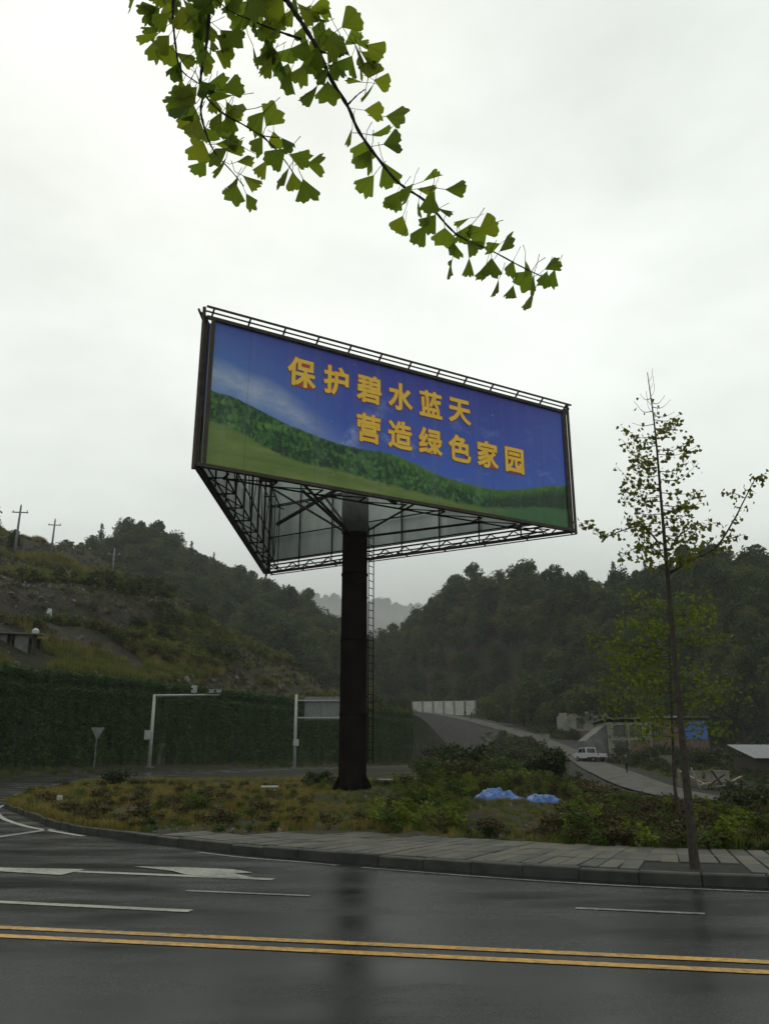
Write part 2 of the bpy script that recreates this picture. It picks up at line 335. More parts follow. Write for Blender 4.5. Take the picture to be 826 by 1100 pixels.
rgt = m.maprange(U, 14.0, 18.0, 0, 1); skyc = m.mix(m.math('MULTIPLY', rgt, 0.4), skyc, lin(82, 112, 200))
cl_c = curve_fn([(0.4, 3.75), (1.6, 3.45), (2.7, 3.3), (3.5, 3.0), (4.3, 2.6), (5.1, 2.2), (6, 1.9), (18, 1.2)])
dist = m.math('ABSOLUTE', m.math('SUBTRACT', V, cl_c))
cl = m.math('MULTIPLY', m.math('MULTIPLY', m.maprange(dist, 0.0, 0.85, 1, 0), m.maprange(m.noise(oc, 0.9, 6, 0.7, (0.7, 1, 1.6)), 0.3, 0.62, 0.25, 1)), m.maprange(U, 3.2, 6.2, 1, 0)); skyc = m.mix(m.math('MULTIPLY', cl, 0.75), skyc, lin(205, 212, 222))
wisp = m.math('MULTIPLY', m.maprange(m.noise(oc, 0.9, 6, 0.68, (0.8, 1, 1.5)), 0.56, 0.74, 0, 1), m.maprange(U, 5.0, 8.0, 0.0, 0.55)); wisp = m.math('MULTIPLY', wisp, m.maprange(V, 5.2, 2.4, 0.1, 1)); skyc = m.mix(wisp, skyc, lin(170, 182, 226))
sd_ = m.math('ABSOLUTE', m.math('SUBTRACT', V, m.math('ADD', m.math('MULTIPLY', U, 1.25), m.math('ADD', -6.2, m.math('MULTIPLY', n_edge, 1.2)))))
stk = m.math('MULTIPLY', m.maprange(sd_, 0.0, 0.75, 0.75, 0), m.math('MULTIPLY', m.maprange(V, 4.7, 2.2, 0, 1), m.maprange(n_edge, 0.36, 0.62, 0, 1))); skyc = m.mix(stk, skyc, lin(178, 192, 232))
vo = m.n('ShaderNodeTexVoronoi', feature='F1'); vm = m.n('ShaderNodeMapping'); vm.inputs['Scale'].default_value = (7.5, 1, 5.5); jit = m.n('ShaderNodeVectorMath', operation='ADD'); jn = m.n('ShaderNodeTexNoise'); jn.inputs['Scale'].default_value = 2.5; m.l(oc, jn.inputs['Vector'])
m.l(oc, vm.inputs[0]); m.l(vm.outputs[0], jit.inputs[0]); m.l(jn.outputs['Color'], jit.inputs[1]); m.l(jit.outputs[0], vo.inputs['Vector']); vo.inputs['Scale'].default_value = 1.0
vsep = m.n('ShaderNodeSeparateColor'); m.l(vo.outputs['Color'], vsep.inputs[0])
tree_v = m.math('ADD', m.math('MULTIPLY', vsep.outputs[0], 0.20), m.math('ADD', m.math('MULTIPLY', n_hi, 0.42), m.math('MULTIPLY', m.noise(oc, 0.7, 6, 0.75, (0.7, 1, 1.7)), 0.52)))
tree_v = m.math('SUBTRACT', tree_v, m.math('MULTIPLY', vo.outputs['Distance'], 0.08))
hill = m.ramp(tree_v, [(0.38, lin(16, 44, 30)), (0.50, lin(32, 74, 40)), (0.60, lin(62, 108, 50)), (0.72, lin(100, 138, 66))])
hill = m.mix(m.math('MULTIPLY', m.maprange(U, 12.6, 14.2, 0, 0.9), m.maprange(m.math('SUBTRACT', ridge, V), 0.10, 0.30, 0, 1)), hill, m.ramp(n_hi, [(0.3, lin(20, 36, 30)), (0.7, lin(44, 74, 52))]))
lit = m.math('MULTIPLY', m.maprange(m.math('SUBTRACT', ridge, V), 0.0, 0.5, 1, 0), m.maprange(U, 6.5, 8.5, 0, 0.8)); hill = m.mix(m.math('MULTIPLY', lit, m.maprange(n_edge, 0.35, 0.6, 0.4, 1)), hill, lin(88, 134, 56))
meadow = m.ramp(m.noise(oc, 1.3, 5, 0.6, (0.35, 1, 1.8)), [(0.3, lin(84, 112, 48)), (0.55, lin(108, 130, 62)), (0.75, lin(132, 144, 84))])
meadow = m.mix(m.maprange(U, 12.0, 14.5, 0, 0.85), meadow, lin(52, 104, 66))
pic = m.mix(m.maprange(m.math('SUBTRACT', V, ridge), -0.03, 0.03, 0, 1), hill, skyc)
pic = m.mix(m.maprange(m.math('SUBTRACT', V, mead), -0.06, 0.06, 0, 1), meadow, pic)
spk = m.math('MULTIPLY', m.math('GREATER_THAN', m.noise(oc, 7.0, 2, 0.5), 0.735), 0.35); pic = m.mix(spk, pic, (0.6, 0.62, 0.65))
seam = m.math('LESS_THAN', m.math('PINGPONG', m.math('ADD', U, 1.1), 1.45), 0.022); pic = m.mix(m.math('MULTIPLY', seam, 0.22), pic, (0.02, 0.02, 0.03))
pic = m.mix(m.maprange(m.noise(oc, 0.6, 5, 0.65, (3.0, 1, 0.35)), 0.5, 0.8, 0, 0.22), pic, (0.22, 0.24, 0.28))
m.base(pic, 0.5, 0.3); m.bump(m.noise(oc, 0.8, 3, 0.5, (2.2, 1, 0.5)), 0.12, 0.05); M['print'] = m.m

# ------------------------------------------------------------------ terrain
A2 = np.array([-27.9, 62.0]); DW = np.array([0.4374, 0.8993]); NL = np.array([-0.8993, 0.4374]); TB = 73.4   # retaining wall line
def st_of(x, y):
    rx, ry = x - A2[0], y - A2[1]; return rx * NL[0] + ry * NL[1], rx * DW[0] + ry * DW[1]
def xy_of(s, t): return A2[0] + s * NL[0] + t * DW[0], A2[1] + s * NL[1] + t * DW[1]
ROAD = np.array([v_[:] for v_ in spline([(75, 34, -2.8), (48, 40, -2.2), (28, 49, -1.5), (20.5, 60, -.8), (21.5, 82, .4), (27, 115, 1.35), (27.3, 135, 3.4), (24.8, 155, 6), (18, 190, 10.2), (8.6, 215, 13), (-8, 240, 15)], 10)])
RIDGE = np.array([(-900, 520, 260), (-400, 550, 260), (-100, 578, 260), (0, 588, 260), (40, 604, 265), (75, 596, 290), (130, 574, 320), (180, 594, 330), (230, 614, 330), (280, 634, 330), (330, 654, 320), (365, 668, 300), (400, 694, 320), (430, 680, 315), (460, 655, 305), (490, 627, 295), (530, 617, 280), (560, 629, 262), (640, 628, 222), (720, 622, 215), (780, 606, 210), (826, 610, 205), (1000, 570, 195), (1400, 510, 180), (2200, 480, 170)], float)
_rz = np.array([at(a_, b_, c_).z - 7.0 for a_, b_, c_ in RIDGE])
def base_low(x, y):
    s, t = st_of(x, y)
    return 0.75 * ss((y - 28) / 50) - 1.25 * ss((y - 21) / 24) * ss((x - .17 * y) / (.12 * np.maximum(y, 1))) * (1 - ss((y - 70) / 60)) + 0.35 * ss((s + 6.4) / 5) * ss((y - 35) / 20)
def terrain(x, y):
    x = np.asarray(x, float); y = np.asarray(y, float); s, t = st_of(x, y)
    b = base_low(x, y)
    # road corridor in the valley
    dx = x[..., None] - ROAD[:, 0]; dy = y[..., None] - ROAD[:, 1]; d2 = dx * dx + dy * dy; i = np.argmin(d2, -1)
    dr = np.sqrt(np.take_along_axis(d2, i[..., None], -1)[..., 0]); rz = ROAD[i, 2]
    tang = ROAD[np.minimum(i + 1, len(ROAD) - 1)] - ROAD[np.maximum(i - 1, 0)]
    px_, py_ = x - ROAD[i, 0], y - ROAD[i, 1]; right = (px_ * tang[..., 1] - py_ * tang[..., 0]) > 0
    wr = 1 - ss((dr - 3.6) / np.where(right, 30.0, 11.0))
    z = b + fbm(x * 0.18, y * 0.18, 3) * 0.35 * ss((y - 48) / 10) * ss((-s - 14) / 6)
    z = z * (1 - wr) + (rz - 0.08) * wr
    # hillside behind the wall
    bend = 45 * ss((-24 - t) / 30); s2 = s - bend
    pxh = 413 + x / np.maximum(y, 20.0) / CP * FPX
    fall = np.interp(pxh, [-300, 0, 200, 300, 360, 430], [1.0, 1.0, 1.1, 1.08, .72, .35]); scr = np.interp(pxh, [-300, 0, 100, 200, 300, 360, 430], [95, 92, 66, 41, 30, 20, 14])
    sq = np.maximum(s2, 0); sq = np.minimum(sq, scr) + .10 * np.maximum(sq - scr, 0)
    endf = 1 - ss((t - TB + 0.2) / 26)
    step = np.where(t > -24, np.where(s2 > 0.3, 1.0, 0.0), ss(s2 / 9))
    terr = 1.3 * np.sin(s2 * 0.30 + 1.5 * fbm(x * 0.03, y * 0.03, 3)) * ss(s2 / 12)
    hs = 7.0 + (0.42 * sq + terr + fbm(x * 0.045, y * 0.045, 4) * 5.0 * ss(s2 / 25) + fbm(x * 0.3, y * 0.3, 3) * 0.8 * ss(s2 / 4)) * fall
    hs = np.minimum(hs, 52 + fbm(x * 0.02, y * 0.02, 3) * 8)
    z = np.where(s2 > 0.25, z * (1 - endf) + (b + hs) * endf * step + z * endf * (1 - step), z)
    # mountains
    yy = np.maximum(y, 20.0); px = 413 + x / yy / CP * FPX
    px = np.where(y < 20, np.where(x > 0, 2200, -900), px)
    zr = np.interp(px, RIDGE[:, 0], _rz); dd = np.interp(px, RIDGE[:, 0], RIDGE[:, 2])
    f0 = np.interp(px, [-900, 0, 300, 420, 520, 600, 700, 826, 2200], [195, 185, 150, 232, 208, 185, 150, 118, 90])
    up = ss((y - f0) / (dd - f0)) ** 0.8; dn = 1 - 0.5 * ss((y - dd) / 220)
    zm = -4 + (zr + 4) * up * dn + fbm(x * 0.02, y * 0.02, 4) * 7 * up * (1 - 0.6 * ss((y - f0) / (dd - f0)))
    far = at(400, 662, 680).z * np.exp(-((y - 680) / 150) ** 2) * np.interp(x, [-260, -60, 40, 120, 300], [0.8, 1.05, 0.95, 1.0, 0.5])
    forest = (zm > z + 0.3) | ((y > 150) & (s2 < 0.2) & (dr > np.where(right, 6.0, 13.0))) | ((y > 215) & (dr > 6)) | ((s2 > scr + 7 + 10 * fbm(x * .05, y * .05, 2)) & (dr > 6) & (t < TB + 20))
    z = np.maximum(np.maximum(z, zm), far - 30 * ss((560 - y) / 200))
    low = (1 - ss((y - 46) / 5)) * (s < 0.25)
    z = z - 0.2 * low * (1 - wr)
    return z, dr, wr, forest, s2, t
def tz(x, y): return float(terrain(np.array([x]), np.array([y]))[0][0])
def hit(px, py, d0=50, d1=700):            # first meeting of a pixel's ray with the terrain
    ds = np.arange(d0, d1, 0.5); r = ray(px, py); k = ds / r.y
    zz = terrain(r.x * k, r.y * k)[0]; i = int(np.argmax(zz >= EYE + r.z * k)); return Vector((r.x * k[i], r.y * k[i], zz[i]))
def seq(*parts):
    o = []
    for a_, b_, st_ in parts: o += list(np.arange(a_, b_, st_))
    return np.array(sorted(set(np.round(o, 3))))
S_ = seq((-700, -300, 25), (-300, -120, 10), (-120, -20, 2.5), (-20, 0, 1.5), (0.32, 30, 1.2), (30, 110, 2.5), (110, 300, 8), (300, 701, 25)); S_ = np.array(sorted(list(S_) + [0.2]))
T_ = seq((-420, -60, 20), (-60, 130, 1.6), (130, 320, 4), (320, 921, 20))
T_ = np.array(sorted(list(T_) + [-24.02, -23.98, TB - 0.2]))
SS, TT = np.meshgrid(S_, T_, indexing='ij'); GX, GY = xy_of(SS, TT)
GZ, GDR, GWR, GF, _, _ = terrain(GX, GY)
ns, ntt = GX.shape; idx = np.arange(ns * ntt).reshape(ns, ntt)
F = np.stack([idx[:-1, :-1], idx[1:, :-1], idx[1:, 1:], idx[:-1, 1:]], -1).reshape(-1, 4)[:, ::-1]
V = np.stack([GX, GY, GZ], -1).reshape(-1, 3)
me = raw_mesh('ground', V, F, M['ground'], True)
gravel = np.where((GX > -2) & (GY > 95) & (GY < 235), ss((14 - GDR) / 6), 0.6 * ss((7 - GDR) / 3))
me.attributes.new('gravel', 'FLOAT', 'POINT').data.foreach_set('value', gravel.reshape(-1).astype(np.float32))
tag(link(bpy.data.objects.new('ground', me)), kind='structure')

# valley road (pale, climbing) and the asphalt of the main road with its junction
mb = MB(); L_ = []
for i in range(len(ROAD)):
    t_ = ROAD[min(i + 1, len(ROAD) - 1)] - ROAD[max(i - 1, 0)]; n_ = np.array([t_[1], -t_[0]]) / np.hypot(t_[0], t_[1])
    for k in (-2.0, -.8, .8, 2.0): L_.append((ROAD[i, 0] + n_[0] * k, ROAD[i, 1] + n_[1] * k, ROAD[i, 2] + 0.06 - 0.01 * abs(k)))
mb.add(L_, [(i * 4 + k, i * 4 + k + 1, i * 4 + k + 5, i * 4 + k + 4) for i in range(len(ROAD) - 1) for k in range(3)])
tag(mb.build('valley_road', M['dirt_road'], smooth=True), kind='structure')

s_r = np.concatenate([np.arange(-160, -20, 2.0), np.arange(-20, -6.4, 0.75), np.arange(-5.0, 60, 3.0)]); s_r = np.array(sorted(list(s_r) + [-13.5, -6.5]))
t_r = np.concatenate([np.arange(-140, -20, 2.0), [-21.0], np.arange(-20, 150, 1.0)]); t_r = np.array(sorted(set(t_r)))
RS, RT = np.meshgrid(s_r, t_r, indexing='ij'); RX, RY = xy_of(RS, RT); RZ = base_low(RX, RY) + 0.004
ii = np.arange(RX.size).reshape(RX.shape); ff = []
cx, cy_ = (RX[:-1, :-1] + RX[1:, 1:]) / 2, (RY[:-1, :-1] + RY[1:, 1:]) / 2; cs, ct = (RS[:-1, :-1] + RS[1:, 1:]) / 2, (RT[:-1, :-1] + RT[1:, 1:]) / 2
keep = (cy_ > 1.0) & ((cy_ < 22 - 0.22 * np.maximum(cx, 0)) | ((cx < -6) & (cy_ < 49) & (cs < -6.5)) | ((cs > -13.5) & (cs < -6.5) & (ct > -30) & (ct < 120)))
keep &= ~((cs > -6.5) & (ct > -20)) & (np.abs(cx) < 110)
F = np.stack([ii[:-1, :-1], ii[1:, :-1], ii[1:, 1:], ii[:-1, 1:]], -1)[keep][:, ::-1]
road = tag(link(bpy.data.objects.new('main_road', raw_mesh('main_road', np.stack([RX, RY, RZ], -1).reshape(-1, 3), F, M['asphalt'], True))), kind='structure')

# road markings
def mark(name, poly, mat, z=0.010):
    mb = MB(); mb.add([(p_[0], p_[1], z) for p_ in poly], [tuple(range(len(poly)))])
    o = mb.build(name, mat, road)
    if o.data.polygons[0].normal.z < 0: o.data.flip_normals()
    return o
def line_mark(name, p0, p1, w, mat, z=0.010):
    p0 = Vector(p0[:2]); p1 = Vector(p1[:2]); d_ = (p1 - p0).normalized(); n_ = Vector((-d_.y, d_.x)) * w / 2
    return mark(name, [p0 - n_, p1 - n_, p1 + n_, p0 + n_], mat, z)
YD = Vector((-0.979, 0.204)); YN = Vector((0.204, 0.979))
for py in (998, 1008):
    c_ = flat(420, py + 18.2).xy; line_mark('centre_line', c_ - YD * 70, c_ + YD * 90, 0.135, M['yellow_paint'])
def px_poly(name, pts, mat, z=0.010): return mark(name, [flat(a_, b_, z).xy for a_, b_ in pts], mat, z)
p0, p1 = flat(205, 979.5).xy, flat(0, 969.7).xy; d_ = (p1 - p0).normalized()
line_mark('lane_line', p0, p0 + d_ * 34, 0.15, M['white_paint'])
line_mark('lane_dash', flat(200, 957.5), flat(333, 963), 0.09, M['faint_paint']); line_mark('lane_dash', flat(618, 976.3), flat(757, 982.5), 0.10, M['faint_paint'])
line_mark('lane_dash', flat(990, 994.5), flat(1130, 1001), 0.10, M['faint_paint'])
line_mark('arrow_shaft', flat(294, 945.3), flat(-30, 932.2), 0.17, M['white_paint'])
px_poly('arrow_head', [(92, 933.6), (66, 939.8), (-90, 930.2)], M['white_paint'], 0.014)
px_poly('turn_arrow', [(144, 930.6), (200, 931.6), (250, 933.6), (272, 937.2), (252, 938.2), (276, 943.2), (235, 942.2), (199, 939.2), (186, 935.5)], M['white_paint'], 0.014)
el = spline([(-14.4, 37, 0), (-13.4, 30.5, 0), (-11.2, 25.4, 0), (-9.0, 21.8, 0), (-7.4, 19.9, 0), (-5.4, 17.75, 0), (-2.7, 15.15, 0), (-1.41, 14.3, 0), (.1, 13.28, 0), (2.5, 11.95, 0), (5, 11.1, 0), (12, 9.2, 0), (40, 3.4, 0)], 8)
for (a_, b_, mt, w) in ((0, 36, M['white_paint'], 0.15), (46, 60, M['faint_paint'], 0.10), (62, 96, M['faint_paint'], 0.08)):
    mb = MB(); seg = el[a_:b_ + 1]; vv = []
    for i, q in enumerate(seg):
        t_ = (seg[min(i + 1, len(seg) - 1)] - seg[max(i - 1, 0)]).normalized(); n_ = Vector((-t_.y, t_.x, 0)) * w / 2
        for pp in (q - n_, q + n_): vv.append((pp.x, pp.y, base_low(pp.x, pp.y) + 0.010))
    mb.add(vv, [(2 * i, 2 * i + 2, 2 * i + 3, 2 * i + 1) for i in range(len(seg) - 1)])
    mb.build('edge_line', mt, road)
line_mark('stop_line', flat(57, 891), flat(-30, 903.5), 0.22, M['faint_paint'])

# kerb of single stones along the verge
KERB = spline([(-17.3, 50, 0), (-16.6, 42, 0), (-15.0, 35, 0), (-13.2, 30.2, 0), (-12.0, 28.0, 0), (-10.16, 24.86, 0), (-7.63, 20.69, 0), (-5.56, 18.34, 0), (-2.62, 15.6, 0), (0.1, 13.72, 0), (2.58, 12.32, 0), (4.95, 11.49, 0), (12, 9.6, 0), (24, 7.0, 0), (45, 2.6, 0)], 24)
def resample(pts, step):
    out = [pts[0].copy()]; acc = 0
    for a_, b_ in zip(pts[:-1], pts[1:]):
        L = (b_ - a_).length; pos = step - acc
        while pos <= L: out.append(a_.lerp(b_, pos / L)); pos += step
        acc = (acc + L) % step
    return out
kp = resample(KERB, 0.8); kerb = tag(link(bpy.data.objects.new('kerb', None), None, (0, 0, 0)), kind='structure')
km = []
for q in range(4):
    L = 0.79; mb = MB(); w = 0.16; h = 0.145 + 0.006 * q; j = 0.018
    mb.add([(-L / 2, 0, -0.1), (L / 2, 0, -0.1), (L / 2, w, -0.1), (-L / 2, w, -0.1), (-L / 2, 0, h - j), (L / 2, 0, h - j), (L / 2, w, h - j), (-L / 2, w, h - j),
            (-L / 2 + j, j, h), (L / 2 - j, j, h), (L / 2 - j, w - j, h), (-L / 2 + j, w - j, h)],
           [(0, 1, 5, 4), (1, 2, 6, 5), (2, 3, 7, 6), (3, 0, 4, 7), (4, 5, 9, 8), (5, 6, 10, 9), (6, 7, 11, 10), (7, 4, 8, 11), (8, 9, 10, 11)])
    km.append(mb.mesh('kerb_stone', M['kerb']))
def kfr(i):
    a_, b_ = kp[i], kp[i + 1]; t_ = (b_ - a_).normalized(); return (a_ + b_) / 2, t_, Vector((-t_.y, t_.x, 0))
for i in range(len(kp) - 1):
    c_, t_, n_ = kfr(i)
    if c_.x > 30: break
    o = bpy.data.objects.new('kerb_stone', km[i % 4]); link(o, kerb)
    o.location = (c_.x + n_.x * random.uniform(-.012, .012), c_.y + n_.y * random.uniform(-.012, .012), base_low(c_.x, c_.y) + random.uniform(-.006, .006)); o.rotation_euler = (random.uniform(-.01, .01), random.uniform(-.006, .006), math.atan2(t_.y, t_.x))

# verge: raised island of soil behind the kerb
FR = resample([p_ for p_ in KERB if not (p_.y > 30 and p_.x < -12)], 0.35); FR = [p_ for p_ in FR if p_.x < 31]
nu, nv = len(FR), 80
BK = spline([(-17.2, 50, 0), (-13, 52, 0), (-4, 54, 0), (6, 54, 0), (15, 51, 0), (23, 46, 0), (33, 40, 0)], 40); BK = [BK[int(i * (len(BK) - 1) / (nu - 1))] for i in range(nu)]
vg = np.zeros((nu, nv, 3))
for i in range(nu):
    t_ = (FR[min(i + 1, nu - 1)] - FR[max(i - 1, 0)]).normalized(); a_ = FR[i] + Vector((-t_.y, t_.x, 0)) * 0.14
    for j in range(nv):
        w = (j / (nv - 1)) ** 1.5; q = a_.lerp(BK[i], w); vg[i, j] = (q.x, q.y, w)
def verge_z(x, y, w=None):
    x = np.asarray(x, float); y = np.asarray(y, float)
    if w is None: w = 0.5
    msk = ss((w - 0.02) / 0.15) * ss((1 - w) / 0.25)
    mound = 0.12 * np.exp(-(((x + 4.5) / 5) ** 2 + ((y - 33) / 5) ** 2)) + 0.25 * np.exp(-(((x - 7) / 6) ** 2 + ((y - 38) / 6) ** 2)) + 0.25 * np.exp(-(((x + 9) / 3) ** 2 + ((y - 33) / 5) ** 2))
    return base_low(x, y) + 0.125 * (1 - ss((w - 0.7) / 0.3)) + (mound + fbm(x * 0.45, y * 0.45, 4) * 0.32 + fbm(x * 2.1, y * 2.1, 2) * 0.10) * msk
VZ = verge_z(vg[..., 0], vg[..., 1], vg[..., 2])
ii = np.arange(nu * nv).reshape(nu, nv); F = np.stack([ii[:-1, :-1], ii[1:, :-1], ii[1:, 1:], ii[:-1, 1:]], -1).reshape(-1, 4)
tag(link(bpy.data.objects.new('verge', raw_mesh('verge', np.stack([vg[..., 0], vg[..., 1], VZ], -1).reshape(-1, 3), F, M['verge'], True))), kind='structure')

# paved footway of single slabs
PW, PL, NR = 0.285, 1.02, 3
pk = resample(KERB, PW); fr = []
for i in range(len(pk) - 1):
    t_ = (pk[i + 1] - pk[i]).normalized(); fr.append(((pk[i] + pk[i + 1]) / 2, t_, Vector((-t_.y, t_.x, 0))))
fr = [q for q in fr if q[0].x > -4.6 and q[0].y < 18 and q[0].x < 11.5]
mb = MB(); vv = []
for c_, t_, n_ in fr:
    k = min(1.0, max(0.15, (c_.x + 5.0) / 2.6))
    for off in (0.165, 0.165 + NR * PL * k + 0.05): q = c_ + n_ * off; vv.append((q.x, q.y, 0.141))
mb.add(vv, [(2 * i, 2 * i + 2, 2 * i + 3, 2 * i + 1) for i in range(len(fr) - 1)])
pav = tag(mb.build('pavement', M['bedding']), kind='structure')
pm = []
for q in range(6):
    mb = MB(); a_, b_ = (PW - 0.034) / 2, (PL - 0.034) / 2; h = 0.02; j = 0.008
    mb.add([(-a_, -b_, -.03), (a_, -b_, -.03), (a_, b_, -.03), (-a_, b_, -.03), (-a_, -b_, h - j), (a_, -b_, h - j), (a_, b_, h - j), (-a_, b_, h - j), (-a_ + j, -b_ + j, h), (a_ - j, -b_ + j, h), (a_ - j, b_ - j, h), (-a_ + j, b_ - j, h)],
           [(0, 1, 5, 4), (1, 2, 6, 5), (2, 3, 7, 6), (3, 0, 4, 7), (4, 5, 9, 8), (5, 6, 10, 9), (6, 7, 11, 10), (7, 4, 8, 11), (8, 9, 10, 11)])
    pm.append(mb.mesh('paver', M['paver'][q % 3]))
SAP = flat(746, 933, 0.145)
npv = 0
for c_, t_, n_ in fr:
    k = min(1.0, max(0.0, (c_.x + 5.0) / 2.6))
    for r_ in range(NR):
        q = c_ + n_ * (0.17 + PL * (r_ + 0.5))
        if (q.xy - SAP.xy).length < 0.75 and r_ == 0: continue
        if (r_ + 0.6) / NR > k or random.random() < 0.015 or npv > 298: continue
        o = bpy.data.objects.new('paver', random.choice(pm)); link(o, pav); npv += 1
        o.location = (q.x, q.y, 0.141 + random.uniform(-.005, .006)); o.rotation_euler = (random.uniform(-.012, .012), random.uniform(-.012, .012), math.atan2(t_.y, t_.x) + random.uniform(-.01, .01))
# footway on the near side, where the viewer stands
mb = MB(); mb.prism([(-40, -8), (40, -8), (40, 0.2 - 40 * .209), (40, .3 - 40 * 0.0), (-40, 2.2)], -0.2, 0.12)
mb = MB(); mb.prism([(-60, -14), (60, -14), (60, 2.6), (-60, 2.6)], -0.3, 0.0)
tag(mb.build('near_footway', M['concrete'], origin=(0, 0, 0)), kind='structure')

# ------------------------------------------------------------------ scattering (stuff)
def proto_collection(name, metas):
    c_ = bpy.data.collections.new(name)
    for i, me_ in enumerate(metas):
        o = bpy.data.objects.new('%s_%02d' % (name, i), me_); c_.objects.link(o)
    return c_
def scatter(name, col, pts, rots, scl, index, label, cat, parent=None):
    me_ = bpy.data.meshes.new(name); me_.from_pydata([tuple(p_) for p_ in pts], [], [])
    n_ = len(pts)
    me_.attributes.new('rot', 'FLOAT_VECTOR', 'POINT').data.foreach_set('vector', np.asarray(rots, np.float32).reshape(-1))
    me_.attributes.new('scl', 'FLOAT_VECTOR', 'POINT').data.foreach_set('vector', np.asarray(scl, np.float32).reshape(-1))
    me_.attributes.new('idx', 'INT', 'POINT').data.foreach_set('value', np.asarray(index, np.int32))
    o = bpy.data.objects.new(name, me_); link(o, parent)
    g = bpy.data.node_groups.new('scatter_' + name, 'GeometryNodeTree')
    g.interface.new_socket('Geometry', in_out='INPUT', socket_type='NodeSocketGeometry'); g.interface.new_socket('Geometry', in_out='OUTPUT', socket_type='NodeSocketGeometry')
    gi, go = g.nodes.new('NodeGroupInput'), g.nodes.new('NodeGroupOutput'); iop = g.nodes.new('GeometryNodeInstanceOnPoints'); ci = g.nodes.new('GeometryNodeCollectionInfo')
    ci.inputs['Collection'].default_value = col; ci.inputs['Separate Children'].default_value = True; ci.inputs['Reset Children'].default_value = True
    def na(nm, ty):
        q = g.nodes.new('GeometryNodeInputNamedAttribute'); q.data_type = ty; q.inputs['Name'].default_value = nm; return q.outputs['Attribute']
    e2r = g.nodes.new('FunctionNodeEulerToRotation')
    L = g.links.new; L(gi.outputs[0], iop.inputs['Points']); L(ci.outputs[0], iop.inputs['Instance']); iop.inputs['Pick Instance'].default_value = True
    L(na('idx', 'INT'), iop.inputs['Instance Index']); L(na('rot', 'FLOAT_VECTOR'), e2r.inputs[0]); L(e2r.outputs[0], iop.inputs['Rotation']); L(na('scl', 'FLOAT_VECTOR'), iop.inputs['Scale'])
    L(iop.outputs[0], go.inputs[0])
    md = o.modifiers.new('scatter', 'NODES'); md.node_group = g
    if parent is None: tag(o, label, cat, kind='stuff')
    else: tag(o, kind='stuff')
    return o
def leaf_cards(centres, size, r, flat_=0.0, dirs=None):
    """small folded leaf clumps: one bent quad each"""
    n_ = len(centres); c_ = np.asarray(centres, float)
    a_ = r.normal(size=(n_, 3)); a_[:, 2] *= (1 - flat_); a_ /= np.linalg.norm(a_, axis=1)[:, None] + 1e-9
    b_ = r.normal(size=(n_, 3)); b_ -= (b_ * a_).sum(1)[:, None] * a_; b_ /= np.linalg.norm(b_, axis=1)[:, None] + 1e-9
    k = np.cross(a_, b_); sz = size * (0.6 + 0.8 * r.random(n_))[:, None]
    v0, v1, v2, v3 = c_ - a_ * sz, c_ + b_ * sz * .55 + k * sz * .18, c_ + a_ * sz, c_ - b_ * sz * .55 + k * sz * .18
    v = np.stack([v0, v1, v2, v3], 1).reshape(-1, 3); i = np.arange(n_)[:, None] * 4
    return v, np.concatenate([np.concatenate([i, i + 1, i + 2], 1), np.concatenate([i, i + 2, i + 3], 1)])
def multi_mesh(name, groups):
    """groups: (verts, faces, material)"""
    v = []; f = []; mi = []; mats = []; b = 0
    for gv, gf, gm in groups:
        gv = np.asarray(gv); v.append(gv)
        for q in gf: f.append(tuple(int(k) + b for k in q))
        mats.append(gm); mi += [len(mats) - 1] * len(gf); b += len(gv)
    me_ = bpy.data.meshes.new(name); me_.from_pydata([tuple(p_) for p_ in np.concatenate(v)], [], f)
    for q in mats: me_.materials.append(q)
    me_.polygons.foreach_set('material_index', mi); me_.update(); return me_
def broad_tree(r, h, w, n_lobe, n_card, card, mat, trunk_h=0.35):
    lob = []
    for i in range(n_lobe):
        a_ = r.random() * 2 * PI; zz = h * (trunk_h + (1 - trunk_h) * (0.12 + 0.80 * r.random())); tt = (zz / h - trunk_h) / (1 - trunk_h)
        rad = w * 0.5 * (0.25 + 0.75 * r.random()) * math.sin(PI * min(0.95, 0.18 + tt * 0.80)) ** 0.7
        lob.append((math.cos(a_) * rad * .75, math.sin(a_) * rad * .75, zz, w * (0.16 + 0.14 * r.random())))
    lob.append((0, 0, h * 0.9, w * 0.17)); cs_ = []
    for (x, y, z, q) in lob:
        d_ = r.normal(size=(n_card, 3)); d_ /= np.linalg.norm(d_, axis=1)[:, None]; d_[:, 2] = d_[:, 2] * 0.8 + 0.12
        cs_.append(np.array([x, y, z]) + d_ * q * (0.55 + 0.55 * r.random(n_card) ** 0.6)[:, None])
    v, f = leaf_cards(np.concatenate(cs_), card, r, 0.25)
    mb = MB(); mb.tube([(0, 0, -.5), (0.05 * w * r.normal(), 0, h * .4), (0, 0.03 * w, h * .85)], [w * .035 + .05, w * .025 + .03, .02], 6)
    for (x, y, z, q) in lob[:5]: mb.tube([(0, 0, z * .55), (x * .6, y * .6, z * .8), (x, y, z)], [w * .016, w * .010, .01], 4)
    return multi_mesh('tree', [(v, f, mat), (mb.v, mb.f, M['bark'])])
